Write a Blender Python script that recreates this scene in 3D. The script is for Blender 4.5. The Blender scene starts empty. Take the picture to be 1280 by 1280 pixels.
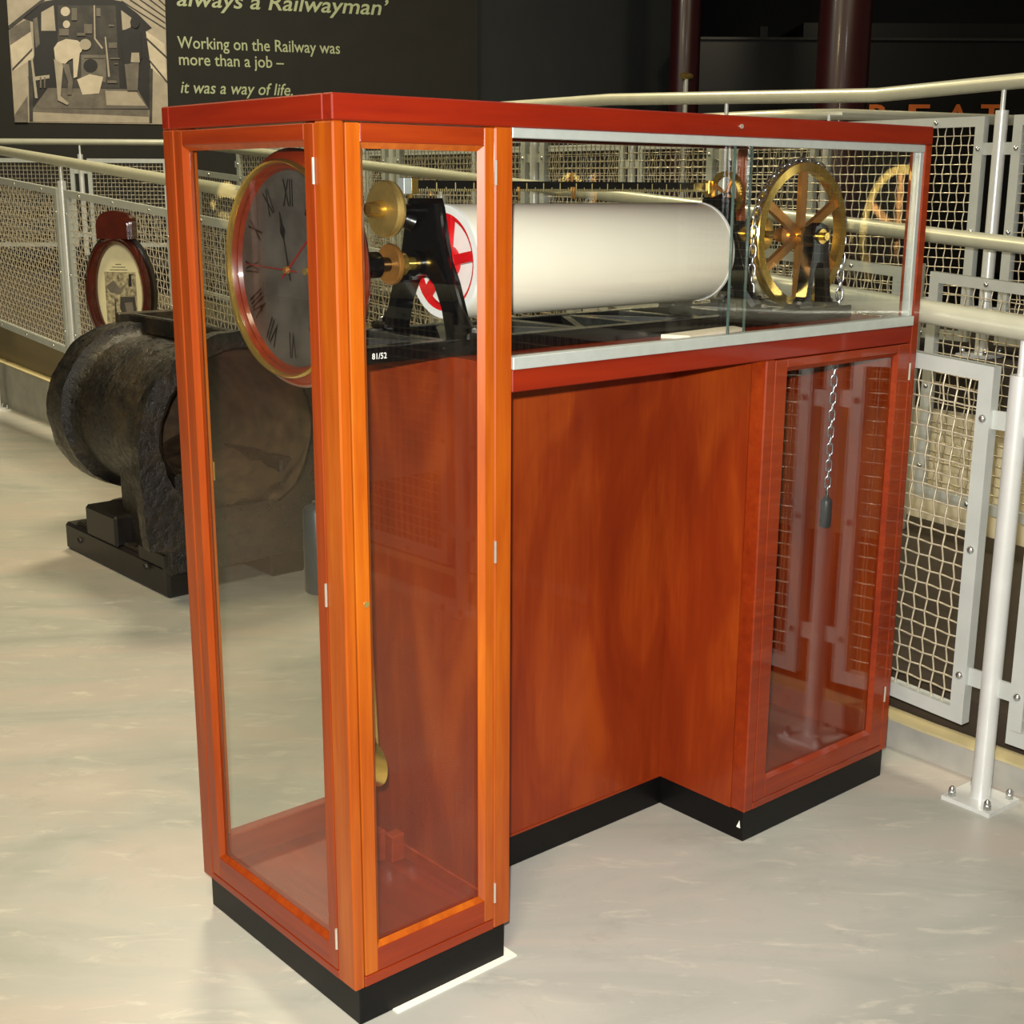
import bpy, bmesh, math, random
import numpy as np
from mathutils import Matrix, Vector

random.seed(7)
SC = bpy.context.scene
COL = SC.collection

# ------------------------------------------------------------------ camera
F_PX, RX, RZ, RY = 1655.582, 76.185, -40.878, 0.273
CAM = np.array([-1.261, -1.914, 1.601])


def _rot(rx, rz):
    a, c = math.radians(rx), math.radians(rz)
    Rx = np.array([[1, 0, 0], [0, math.cos(a), -math.sin(a)], [0, math.sin(a), math.cos(a)]])
    Rz = np.array([[math.cos(c), -math.sin(c), 0], [math.sin(c), math.cos(c), 0], [0, 0, 1]])
    return Rz @ Rx


RM = _rot(RX, RZ) @ _rot(0, RY)
cd = bpy.data.cameras.new('camera')
cd.sensor_width = 36.0
cd.lens = 36.0 * F_PX / 1280.0
cd.clip_start = 0.02
cam = bpy.data.objects.new('camera', cd)
COL.objects.link(cam)
cam.matrix_world = Matrix([list(RM[i]) + [CAM[i]] for i in range(3)] + [[0, 0, 0, 1]])
SC.camera = cam


def ray(x, y):
    return RM @ np.array([(x - 640) / F_PX, -(y - 640) / F_PX, -1.0])


def on_plane(x, y, n, d0):
    d = ray(x, y)
    n = np.array(n, float)
    return CAM + d * ((d0 - n @ CAM) / (n @ d))


# ------------------------------------------------------------------ world, lights, exposure
SC.view_settings.view_transform = 'Standard'
SC.view_settings.look = 'None'
SC.view_settings.gamma = 1.0
SC.view_settings.exposure = 0.0
SC.view_settings.use_curve_mapping = False
SC.cycles.transparent_max_bounces = 24

world = bpy.data.worlds.new('hall_ambient')
SC.world = world
world.use_nodes = True
wb = world.node_tree.nodes['Background']
wb.inputs[0].default_value = (0.75, 0.68, 0.55, 1)
wb.inputs[1].default_value = 0.06


def add_light(name, kind, loc, energy, color, size=None, target=None, size_y=None, spot=None):
    ld = bpy.data.lights.new(name, kind)
    ld.energy = energy
    ld.color = color
    if kind == 'AREA':
        ld.size = size
        if size_y:
            ld.shape = 'RECTANGLE'
            ld.size_y = size_y
    elif kind in ('POINT', 'SPOT'):
        ld.shadow_soft_size = size or 0.05
    if spot:
        ld.spot_size = math.radians(spot)
        ld.spot_blend = 0.6
    o = bpy.data.objects.new(name, ld)
    COL.objects.link(o)
    o.location = loc
    if target is not None:
        o.rotation_euler = (Vector(target) - Vector(loc)).to_track_quat('-Z', 'Y').to_euler()
    return o


WARM = (1.0, 0.86, 0.56)
# the camera's own flash, just above the lens
fl = CAM + RM @ np.array([-0.03, 0.10, 0.02])
add_light('camera_flash', 'SPOT', tuple(fl), 540, (1.0, 0.97, 0.94), 0.02,
          tuple(CAM + ray(620, 560) * 4), spot=75)
# hall lamps hung high under the roof, plus two added fill lamps
add_light('hall_lamp_left', 'AREA', (-1.2, 4.0, 5.8), 185, (1.0, 0.83, 0.46), 1.2, (-1.2, 3.4, 0))
add_light('hall_lamp_front', 'AREA', (-1.8, -1.9, 5.2), 175, (1.0, 0.87, 0.60), 1.0, (-0.9, -1.0, 0))
add_light('hall_lamp_ramp', 'AREA', (3.0, 5.5, 6.2), 330, WARM, 1.2, (3.0, 5.5, 0))
add_light('added_wall_fill', 'AREA', (3.2, 8.6, 5.6), 140, (1.0, 0.93, 0.76), 0.6, (5.0, 11.2, 2.4))  # unseen lamp added to brighten the lettered wall and print
add_light('added_tender_fill', 'AREA', (8.2, 3.2, 5.8), 70, WARM, 0.8, (11.5, 6.5, 2.2))  # unseen lamp added to lift the tender's orange letters
add_light('hall_lamp_right', 'AREA', (3.0, -1.5, 5.6), 60, (1.0, 0.96, 0.9), 1.0, (2.6, -1.0, 0))


# ------------------------------------------------------------------ materials
def lin(c):
    r = []
    for v in c[:3]:
        v = v / 255.0
        r.append(v / 12.92 if v <= 0.04045 else ((v + 0.055) / 1.055) ** 2.4)
    return (*r, 1.0)


def new_mat(name):
    m = bpy.data.materials.new(name)
    m.use_nodes = True
    nt = m.node_tree
    return m, nt, nt.nodes['Principled BSDF']


def tex_coords(nt, scale):
    tc = nt.nodes.new('ShaderNodeTexCoord')
    mp = nt.nodes.new('ShaderNodeMapping')
    mp.inputs['Scale'].default_value = scale
    nt.links.new(tc.outputs['Object'], mp.inputs['Vector'])
    return mp.outputs['Vector']


def ramp(nt, fac, stops):
    r = nt.nodes.new('ShaderNodeValToRGB')
    el = r.color_ramp.elements
    el[0].position, el[0].color = stops[0][0], stops[0][1]
    el[1].position, el[1].color = stops[-1][0], stops[-1][1]
    for p_, c_ in stops[1:-1]:
        e = el.new(p_)
        e.color = c_
    nt.links.new(fac, r.inputs['Fac'])
    return r.outputs['Color']


def noise(nt, vec, scale, detail=4, rough=0.55, dist=0.0):
    n = nt.nodes.new('ShaderNodeTexNoise')
    n.inputs['Scale'].default_value = scale
    n.inputs['Detail'].default_value = detail
    n.inputs['Roughness'].default_value = rough
    n.inputs['Distortion'].default_value = dist
    nt.links.new(vec, n.inputs['Vector'])
    return n.outputs['Fac']


def bump(nt, bs, h, strength, dist=0.002):
    b = nt.nodes.new('ShaderNodeBump')
    b.inputs['Strength'].default_value = strength
    b.inputs['Distance'].default_value = dist
    nt.links.new(h, b.inputs['Height'])
    nt.links.new(b.outputs['Normal'], bs.inputs['Normal'])


def plain(name, c, rough=0.5, metal=0.0, var=0.12, scale=30, bmp=0.0, coat=0.0, spec=None):
    m, nt, bs = new_mat(name)
    v = tex_coords(nt, (1, 1, 1))
    f = noise(nt, v, scale)
    l = lin(c)
    lo = tuple(x * (1 - var) for x in l[:3]) + (1,)
    hi = tuple(min(1, x * (1 + var)) for x in l[:3]) + (1,)
    nt.links.new(ramp(nt, f, [(0.3, lo), (0.7, hi)]), bs.inputs['Base Color'])
    bs.inputs['Roughness'].default_value = rough
    bs.inputs['Metallic'].default_value = metal
    bs.inputs['Coat Weight'].default_value = coat
    bs.inputs['Coat Roughness'].default_value = 0.08
    if spec is not None:
        bs.inputs['Specular IOR Level'].default_value = spec
    if bmp:
        bump(nt, bs, f, bmp)
    return m


def wood(name, dark, mid, light, axis='Z', coat=0.6, rough=0.4, wave=0.0, big=1.6, fine=0.5):
    m, nt, bs = new_mat(name)
    sc = {'X': (0.6, 9, 9), 'Y': (9, 0.6, 9), 'Z': (9, 9, 0.6)}[axis]
    v = tex_coords(nt, sc)
    f1 = noise(nt, v, 5.0, 6, 0.6, 0.3 + wave)
    sb = {'X': (0.5, 1.6, 1.6), 'Y': (1.6, 0.5, 1.6), 'Z': (1.6, 1.6, 0.5)}[axis]
    v2 = tex_coords(nt, sb)
    f2 = noise(nt, v2, big, 3, 0.5, 0.8 + wave)
    mx = nt.nodes.new('ShaderNodeMath')
    mx.operation = 'MULTIPLY_ADD'
    nt.links.new(f1, mx.inputs[0])
    mx.inputs[1].default_value = fine
    ad = nt.nodes.new('ShaderNodeMath')
    ad.operation = 'MULTIPLY'
    nt.links.new(f2, ad.inputs[0])
    ad.inputs[1].default_value = 1.0 - fine
    nt.links.new(ad.outputs[0], mx.inputs[2])
    nt.links.new(ramp(nt, mx.outputs[0], [(0.3, lin(dark)), (0.48, lin(mid)), (0.68, lin(light))]),
                 bs.inputs['Base Color'])
    bs.inputs['Roughness'].default_value = rough
    bs.inputs['Specular IOR Level'].default_value = 0.25
    bs.inputs['Coat Weight'].default_value = coat * 0.6
    bs.inputs['Coat Roughness'].default_value = 0.06
    bump(nt, bs, f1, 0.05, 0.001)
    return m


M = {}
M['post'] = wood('mahogany_post', (126, 46, 6), (152, 68, 8), (176, 92, 14), 'Z')
M['postshade'] = wood('shaded_red_mahogany_post', (108, 34, 6), (132, 48, 7), (152, 64, 11), 'Z')  # redder post wood, darkened to carry the left face's shade in its colour
M['stile'] = wood('mahogany_stile', (130, 50, 6), (158, 74, 9), (182, 98, 16), 'Z')
M['railx'] = wood('mahogany_rail_across', (106, 29, 6), (126, 40, 8), (144, 53, 11), 'X')
M['raily'] = wood('mahogany_rail_deep', (106, 29, 6), (126, 40, 8), (144, 53, 11), 'Y')
M['fascia'] = wood('red_mahogany_fascia', (104, 20, 6), (120, 27, 7), (134, 36, 9), 'X', 0.5)
M['fasciay'] = wood('red_mahogany_fascia_end', (104, 20, 6), (120, 27, 7), (134, 36, 9), 'Y', 0.5)
M['panel'] = wood('mahogany_veneer', (112, 34, 7), (126, 43, 9), (148, 61, 14), 'Z', 0.35, 0.42, 1.4, 2.6, 0.25)
M['plinth'] = plain('black_plinth_paint', (9, 8, 8), 0.4, var=0.3, scale=60, spec=0.25)
M['alu'] = plain('aluminium_channel', (190, 198, 192), 0.35, 0.4, 0.06)
M['hinge'] = plain('nickel_hinge', (215, 210, 195), 0.3, 0.7, 0.08)
M['brass'] = plain('polished_brass', (228, 190, 98), 0.20, 0.9, 0.12, 20)
M['brass_dull'] = plain('dull_brass', (208, 178, 104), 0.36, 0.8, 0.2, 26)
M['copper'] = plain('coppery_bronze', (222, 158, 82), 0.34, 0.8, 0.12)
M['iron'] = plain('glossy_black_enamel', (9, 9, 10), 0.24, 0.0, 0.25, 90, 0.10, 0.25)
M['bed'] = plain('grey_black_bed_paint', (46, 47, 44), 0.25, 0.0, 0.3, 40, 0.06, 0.5)
M['bedtray'] = plain('black_glitter_tray', (20, 20, 24), 0.28, 0.4, 0.6, 240, 0.8, 0.5)
M['red'] = plain('signal_red_paint', (214, 24, 30), 0.3, 0, 0.08)
M['cream'] = plain('cream_drum_paper', (250, 244, 222), 0.32, 0, 0.03, 3, 0, 0.35)
M['white'] = plain('white_enamel', (238, 238, 230), 0.4, 0, 0.03)
M['card'] = plain('cream_card', (240, 230, 205), 0.6, 0, 0.03)
M['chain'] = plain('galvanised_chain', (200, 202, 205), 0.25, 0.95, 0.1)
M['leadgrey'] = plain('dark_weight_iron', (44, 48, 50), 0.4, 0.3, 0.2)
M['rule'] = plain('black_rule', (16, 16, 14), 0.3, 0, 0.2)
M['tick'] = plain('brass_tick', (190, 176, 120), 0.4, 0.2, 0.05)
M['dial'] = plain('tarnished_silver_dial', (86, 80, 74), 0.45, 0.0, 0.4, 14)
M['ink'] = plain('black_wax_numeral', (10, 9, 9), 0.4, 0, 0.1)
M['clockwood'] = wood('clock_case_mahogany', (92, 24, 10), (126, 40, 15), (150, 58, 22), 'Y', 0.9, 0.3)
M['steel'] = plain('grey_green_rail_paint', (196, 196, 174), 0.32, 0.25, 0.05, 12)
M['steelpost'] = plain('silver_post_paint', (216, 219, 216), 0.32, 0.25, 0.05, 12)
M['frame'] = plain('silver_panel_frame_paint', (190, 195, 190), 0.4, 0.2, 0.05, 12)
M['wire'] = plain('galvanised_crimped_wire', (208, 198, 172), 0.35, 0.45, 0.12, 60)
M['bolt'] = plain('zinc_bolt', (196, 198, 195), 0.25, 0.9, 0.08)
M['tar'] = None
M['tartop'] = plain('dusty_cast_iron', (60, 52, 36), 0.5, 0.3, 0.55, 9, 0.35, 0.1)
M['rust'] = plain('rusty_dirt_lining', (84, 66, 44), 0.7, 0.0, 0.6, 12, 0.6)
M['timber'] = plain('black_painted_timber', (22, 18, 15), 0.42, 0, 0.4, 14, 0.25)
M['framewood'] = plain('dark_reddish_frame_wood', (74, 26, 14), 0.2, 0, 0.3, 10, 0, 0.9)
M['framedark'] = plain('black_frame_edge', (16, 10, 8), 0.3, 0, 0.2)
M['mount'] = plain('cream_mount_board', (214, 204, 160), 0.6, 0, 0.03)
M['wallblack'] = plain('charcoal_wall_paint', (46, 45, 41), 0.85, 0, 0.06, 4, 0, 0, 0.2)
M['wallfar'] = plain('dark_far_wall_paint', (38, 40, 42), 0.9, 0, 0.1, 2, 0, 0, 0.2)
M['lettering'] = plain('sage_green_lettering', (172, 180, 140), 0.7, 0, 0.03)
M['maroon'] = plain('maroon_column_paint', (50, 12, 15), 0.35, 0, 0.15, 4, 0, 0.3)
M['locoblack'] = plain('locomotive_black', (14, 13, 12), 0.35, 0, 0.2, 3)
M['orange'] = plain('orange_letter_paint', (240, 124, 52), 0.5, 0, 0.05)
M['kerb'] = plain('grey_concrete_kerb', (166, 164, 154), 0.6, 0, 0.16, 7, 0.1)
M['kerbtop'] = plain('cream_kerb_capping', (196, 182, 136), 0.6, 0, 0.06, 6)
M['rampfloor'] = plain('dark_brown_ramp_mat', (52, 42, 30), 0.7, 0, 0.12, 20)
M['creamwall'] = plain('cream_ramp_wall', (226, 214, 176), 0.6, 0, 0.05, 4)
M['deck'] = plain('dark_deck_edge', (40, 34, 28), 0.6, 0, 0.1)
M['stringer'] = plain('olive_stringer_paint', (128, 114, 80), 0.5, 0, 0.06, 5)
M['handred'] = plain('dull_red_hand', (150, 26, 26), 0.4, 0, 0.05)
M['wallside'] = plain('blue_black_wall_paint', (74, 78, 82), 0.9, 0, 0.06, 2, 0, 0, 0.2)
M['tape'] = plain('white_strip', (238, 234, 218), 0.5, 0, 0.03)


def thin_glass(name, tint, ior=1.47):
    m = bpy.data.materials.new(name)
    m.use_nodes = True
    nt = m.node_tree
    nt.nodes.clear()
    out = nt.nodes.new('ShaderNodeOutputMaterial')
    tr = nt.nodes.new('ShaderNodeBsdfTransparent')
    tr.inputs['Color'].default_value = tint
    gl = nt.nodes.new('ShaderNodeBsdfGlossy')
    gl.inputs['Roughness'].default_value = 0.0
    fr = nt.nodes.new('ShaderNodeFresnel')
    fr.inputs['IOR'].default_value = ior
    # same reflectance from either side of the sheet: use the outward-facing normal
    ge = nt.nodes.new('ShaderNodeNewGeometry')
    sc_ = nt.nodes.new('ShaderNodeVectorMath')
    sc_.operation = 'SCALE'
    ma = nt.nodes.new('ShaderNodeMath')
    ma.operation = 'MULTIPLY_ADD'
    ma.inputs[1].default_value = -2.0
    ma.inputs[2].default_value = 1.0
    iorv = nt.nodes.new('ShaderNodeMath')
    iorv.operation = 'MULTIPLY_ADD'
    nt.links.new(ge.outputs['Backfacing'], iorv.inputs[0])
    iorv.inputs[1].default_value = 1.0 / ior - ior
    iorv.inputs[2].default_value = ior
    nt.links.new(iorv.outputs[0], fr.inputs['IOR'])
    mn = nt.nodes.new('ShaderNodeMath')
    mn.operation = 'MINIMUM'
    nt.links.new(fr.outputs[0], mn.inputs[0])
    mn.inputs[1].default_value = 0.9
    mx = nt.nodes.new('ShaderNodeMixShader')
    nt.links.new(mn.outputs[0], mx.inputs[0])
    nt.links.new(tr.outputs[0], mx.inputs[1])
    nt.links.new(gl.outputs[0], mx.inputs[2])
    nt.links.new(mx.outputs[0], out.inputs['Surface'])
    nt.nodes.remove(sc_)
    nt.nodes.remove(ma)
    return m


M['glass'] = thin_glass('clear_sheet_glass', (0.985, 0.992, 0.985, 1))
M['glassedge'] = plain('green_glass_edge', (64, 82, 76), 0.15, 0, 0.08, 20, 0, 0.8)


def tar_mat():
    m, nt, bs = new_mat('tarred_cast_iron')
    v = tex_coords(nt, (1, 1, 1))
    f1 = noise(nt, v, 5, 5, 0.6, 0.6)
    f2 = noise(nt, v, 34, 6, 0.65, 0.2)
    nt.links.new(ramp(nt, f1, [(0.40, lin((14, 12, 10))), (0.56, lin((34, 28, 20))), (0.74, lin((60, 48, 31)))]), bs.inputs['Base Color'])
    nt.links.new(ramp(nt, f2, [(0.35, (0.22, 0.22, 0.22, 1)), (0.65, (0.55, 0.55, 0.55, 1))]), bs.inputs['Roughness'])
    bump(nt, bs, f2, 0.8, 0.012)
    return m


M['tar'] = tar_mat()


def mixc(nt, fac, a, b):
    mix = nt.nodes.new('ShaderNodeMix')
    mix.data_type = 'RGBA'
    nt.links.new(fac, mix.inputs[0])
    for sock, val in ((6, a), (7, b)):
        if isinstance(val, tuple):
            mix.inputs[sock].default_value = val
        else:
            nt.links.new(val, mix.inputs[sock])
    return mix.outputs[2]


def floor_mat():
    m, nt, bs = new_mat('polished_concrete_floor')

    def coords(scale, rot=0.0):
        tc = nt.nodes.new('ShaderNodeTexCoord')
        mp = nt.nodes.new('ShaderNodeMapping')
        mp.vector_type = 'TEXTURE'
        mp.inputs['Rotation'].default_value = (0, 0, rot)
        mp.inputs['Scale'].default_value = tuple(1.0 / q for q in scale)
        nt.links.new(tc.outputs['Object'], mp.inputs['Vector'])
        return mp.outputs['Vector']

    v = coords((1, 1, 1))
    ws = coords((0.9, 3.2, 1), math.radians(-40))
    f1 = noise(nt, ws, 0.9, 7, 0.6, 1.0)
    c = ramp(nt, f1, [(0.30, lin((152, 154, 147))), (0.48, lin((168, 168, 160))), (0.60, lin((176, 169, 160))), (0.75, lin((184, 177, 167)))])
    f2 = noise(nt, ws, 6.0, 8, 0.68, 0.8)
    pale = ramp(nt, f2, [(0.56, (0, 0, 0, 1)), (0.72, (0.75, 0.75, 0.75, 1))])
    c = mixc(nt, pale, c, lin((200, 196, 182)))
    f3 = noise(nt, v, 5.0, 8, 0.75, 0.4)
    grey = ramp(nt, f3, [(0.55, (0, 0, 0, 1)), (0.75, (0.6, 0.6, 0.6, 1))])
    c = mixc(nt, grey, c, lin((146, 145, 138)))
    f4 = noise(nt, ws, 24, 5, 0.7, 0.3)
    sc = ramp(nt, f4, [(0.69, (0, 0, 0, 1)), (0.75, (0.8, 0.8, 0.8, 1))])
    c = mixc(nt, sc, c, lin((216, 211, 196)))
    f5 = noise(nt, v, 17, 5, 0.7, 0.5)
    dk = ramp(nt, f5, [(0.70, (0, 0, 0, 1)), (0.78, (0.6, 0.6, 0.6, 1))])
    c = mixc(nt, dk, c, lin((132, 120, 104)))
    nt.links.new(c, bs.inputs['Base Color'])
    rr = ramp(nt, f3, [(0.3, (0.30, 0.30, 0.30, 1)), (0.7, (0.46, 0.46, 0.46, 1))])
    nt.links.new(rr, bs.inputs['Roughness'])
    bump(nt, bs, f2, 0.05, 0.002)
    return m


M['floor'] = floor_mat()


# ------------------------------------------------------------------ mesh builder
class MB:
    def __init__(self):
        self.v, self.f, self.s = [], [], []

    def add(self, verts, faces, smooth=False):
        o = len(self.v)
        self.v += [tuple(map(float, p)) for p in verts]
        self.f += [tuple(i + o for i in f) for f in faces]
        self.s += [smooth] * len(faces)
        return self

    def hexa(self, p):
        """p: 8 corners, bottom ring 0-3 (ccw from above), top ring 4-7."""
        return self.add(p, [(3, 2, 1, 0), (4, 5, 6, 7), (0, 1, 5, 4), (1, 2, 6, 5), (2, 3, 7, 6), (3, 0, 4, 7)])

    def box(self, x0, x1, y0, y1, z0, z1, c=0.0):
        if x1 < x0: x0, x1 = x1, x0
        if y1 < y0: y0, y1 = y1, y0
        if z1 < z0: z0, z1 = z1, z0
        c = min(c, (x1 - x0) * .45, (y1 - y0) * .45, (z1 - z0) * .45)
        if c <= 0:
            return self.hexa([(x0, y0, z0), (x1, y0, z0), (x1, y1, z0), (x0, y1, z0),
                              (x0, y0, z1), (x1, y0, z1), (x1, y1, z1), (x0, y1, z1)])
        bm = bmesh.new()
        vs = [bm.verts.new(p) for p in [(x0, y0, z0), (x1, y0, z0), (x1, y1, z0), (x0, y1, z0),
                                        (x0, y0, z1), (x1, y0, z1), (x1, y1, z1), (x0, y1, z1)]]
        for f in [(3, 2, 1, 0), (4, 5, 6, 7), (0, 1, 5, 4), (1, 2, 6, 5), (2, 3, 7, 6), (3, 0, 4, 7)]:
            bm.faces.new([vs[i] for i in f])
        bmesh.ops.bevel(bm, geom=list(bm.edges), offset=c, segments=1, affect='EDGES', profile=0.5)
        bm.verts.index_update()
        self.add([tuple(v.co) for v in bm.verts], [tuple(v.index for v in f.verts) for f in bm.faces])
        bm.free()
        return self

    def tube(self, pts, r, n=12, caps=True, smooth=True):
        pts = [np.array(p, float) for p in pts]
        rs = r if isinstance(r, (list, tuple)) else [r] * len(pts)
        verts, faces = [], []
        u = None
        for i, p in enumerate(pts):
            a = pts[max(i - 1, 0)]
            b = pts[min(i + 1, len(pts) - 1)]
            t = b - a
            t /= np.linalg.norm(t)
            if u is None:
                ref = np.array([0, 0, 1.0]) if abs(t[2]) < 0.9 else np.array([1.0, 0, 0])
                u = np.cross(t, ref)
            u = u - t * (u @ t)
            u /= np.linalg.norm(u)
            w = np.cross(t, u)
            for k in range(n):
                an = 2 * math.pi * k / n
                verts.append(p + rs[i] * (math.cos(an) * u + math.sin(an) * w))
        for i in range(len(pts) - 1):
            for k in range(n):
                k2 = (k + 1) % n
                faces.append((i * n + k, i * n + k2, (i + 1) * n + k2, (i + 1) * n + k))
        self.add(verts, faces, smooth)
        if caps:
            self.add([verts[k] for k in range(n)], [tuple(range(n - 1, -1, -1))])
            self.add(verts[-n:], [tuple(range(n))])
        return self

    def lathe(self, prof, c, axis='X', n=40, a0=0.0, a1=2 * math.pi, smooth=True):
        """prof: (offset along axis, radius) pairs."""
        full = abs(a1 - a0 - 2 * math.pi) < 1e-6
        m = n if full else n + 1
        verts, faces = [], []
        for (t, r) in prof:
            for k in range(m):
                an = a0 + (a1 - a0) * k / n
                cs, sn = r * math.cos(an), r * math.sin(an)
                if axis == 'X':
                    p = (c[0] + t, c[1] + cs, c[2] + sn)
                elif axis == 'Y':
                    p = (c[0] + sn, c[1] + t, c[2] + cs)
                else:
                    p = (c[0] + cs, c[1] + sn, c[2] + t)
                verts.append(p)
        for i in range(len(prof) - 1):
            for k in range(n):
                k2 = (k + 1) % m
                faces.append((i * m + k, i * m + k2, (i + 1) * m + k2, (i + 1) * m + k))
        return self.add(verts, faces, smooth)

    def prism(self, poly, fn, t0, t1, smooth=False):
        """poly of 2-D points; fn(u, v, t) -> 3-D point."""
        n = len(poly)
        verts = [fn(u, v, t0) for u, v in poly] + [fn(u, v, t1) for u, v in poly]
        faces = [tuple(range(n - 1, -1, -1)), tuple(range(n, 2 * n))]
        faces += [(k, (k + 1) % n, n + (k + 1) % n, n + k) for k in range(n)]
        return self.add(verts, faces, smooth)

    def bar(self, a, b, w, d, nrm):
        """straight bar a->b, width w across, depth d along nrm (centred)."""
        a, b, nrm = np.array(a, float), np.array(b, float), np.array(nrm, float)
        nrm /= np.linalg.norm(nrm)
        t = (b - a) / np.linalg.norm(b - a)
        s = np.cross(t, nrm)
        s /= np.linalg.norm(s)
        q = []
        for p in (a, b):
            q += [p - s * w / 2 - nrm * d / 2, p + s * w / 2 - nrm * d / 2,
                  p + s * w / 2 + nrm * d / 2, p - s * w / 2 + nrm * d / 2]
        return self.hexa(q)

    def dome(self, c, nrm, r, n=8):
        c, nrm = np.array(c, float), np.array(nrm, float)
        nrm /= np.linalg.norm(nrm)
        pts, rs = [], []
        for k in range(4):
            a = k / 3 * math.pi / 2
            pts.append(c + nrm * (r * 0.85 * math.sin(a) - 0.001))
            rs.append(max(r * math.cos(a), r * 0.15))
        return self.tube(pts, rs, n)

    def build(self, name, mat, parent=None, recalc=True):
        me = bpy.data.meshes.new(name)
        off = np.zeros(3)
        q = parent
        while q is not None:
            off += np.array(q.location)
            q = q.parent
        me.from_pydata([tuple(np.array(p) - off) for p in self.v], [], self.f)
        me.polygons.foreach_set('use_smooth', self.s)
        if recalc:
            bm = bmesh.new()
            bm.from_mesh(me)
            bmesh.ops.recalc_face_normals(bm, faces=bm.faces)
            bm.to_mesh(me)
            bm.free()
        if recalc and any(self.s):
            me.set_sharp_from_angle(angle=math.radians(42))
        me.update()
        me.materials.append(M[mat] if isinstance(mat, str) else mat)
        o = bpy.data.objects.new(name, me)
        COL.objects.link(o)
        o.parent = parent
        return o


def thing(name, label, cat, loc, group=None):
    o = bpy.data.objects.new(name, None)
    COL.objects.link(o)
    o.location = loc
    o.empty_display_size = 0.1
    o['label'], o['category'] = label, cat
    if group:
        o['group'] = group
    return o


def tag(o, label, cat, group=None):
    o['label'], o['category'] = label, cat
    if group:
        o['group'] = group
    return o


def struct(o, label=None):
    o['kind'] = 'structure'
    if label:
        o['label'] = label
    return o


def box(name, mat, parent, *a, c=0.0):
    return MB().box(*a, c=c).build(name, mat, parent)


def pane(name, parent, axis, pos, t, a0, a1, z0, z1):
    """Sheet of glass with green ground edges. axis: normal of the sheet."""
    if axis == 'Y':
        o = MB().box(a0, a1, pos, pos + t, z0, z1).build(name, 'glass', parent)
    else:
        o = MB().box(pos, pos + t, a0, a1, z0, z1).build(name, 'glass', parent)
    return o


_fc = {}


def text_mesh(name, s, mat, parent, origin, u, v, width=None, height=None, shear=0.0, bold=0.0, align='LEFT', thick=0.002):
    """Flat lettering: baseline start at origin, u = reading direction, v = up."""
    cu = bpy.data.curves.new('t', 'FONT')
    cu.body = s
    cu.size = 1.0
    cu.shear = shear
    cu.offset = bold
    cu.resolution_u = 3
    ob = bpy.data.objects.new('t', cu)
    COL.objects.link(ob)
    dg = bpy.context.evaluated_depsgraph_get()
    dg.update()
    me0 = bpy.data.meshes.new_from_object(ob.evaluated_get(dg))
    bpy.data.objects.remove(ob)
    co = np.array([q.co[:] for q in me0.vertices])
    fs = [tuple(p.vertices) for p in me0.polygons]
    x0, x1 = co[:, 0].min(), co[:, 0].max()
    sx = width / (x1 - x0) if width else height
    sy = height if height else sx
    u, v = np.array(u, float), np.array(v, float)
    n = np.cross(u, v)
    if align == 'CENTER':
        x0 = (x0 + x1) / 2
    org = np.array(origin, float)
    mb = MB()
    mb.add([org + u * ((p[0] - x0) * sx) + v * (p[1] * sy) + n * thick for p in co], fs)
    o = mb.build(name, mat, parent, recalc=False)
    bpy.data.meshes.remove(me0)
    return o


# ------------------------------------------------------------------ setting
floor = MB().box(-9, 22, -9, 26, -0.05, 0).build('floor', 'floor')
struct(floor, 'polished mottled concrete floor')

L, D, W, XR, REC, HP, H = 1.783, 0.61, 0.395, 1.168, 0.287, 0.08, 1.75
SL = 0.038


def fx(off, y):
    return 1.85 + off + SL * y


# low kerb beside the ramp
k = MB()
yk0, yk1 = -4.0, 12.0
ys = list(np.linspace(yk0, yk1, 17))


def kerb_z(y):
    return 0.082 + 0.03 * max(y, 0)


for a, b in zip(ys[:-1], ys[1:]):
    k.hexa([(fx(.11, a), a, 0), (fx(.17, a), a, 0), (fx(.17, b), b, 0), (fx(.11, b), b, 0),
            (fx(.11, a), a, kerb_z(a)), (fx(.17, a), a, kerb_z(a)), (fx(.17, b), b, kerb_z(b)), (fx(.11, b), b, kerb_z(b))])
kerb = k.build('trim_1', 'kerb')
struct(kerb, 'low grey concrete kerb along the foot of the ramp')
k = MB()
for a, b in zip(ys[:-1], ys[1:]):
    za, zb_ = kerb_z(a), kerb_z(b)
    k.hexa([(fx(.105, a), a, za), (fx(.175, a), a, za), (fx(.175, b), b, zb_), (fx(.105, b), b, zb_),
            (fx(.105, a), a, za + .008), (fx(.175, a), a, za + .008), (fx(.175, b), b, zb_ + .008), (fx(.105, b), b, zb_ + .008)])
o = k.build('capping', 'kerbtop', kerb)

# sloping lower ramp
def ramp_z(y):
    return 0.06 + 0.06 * y


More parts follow.
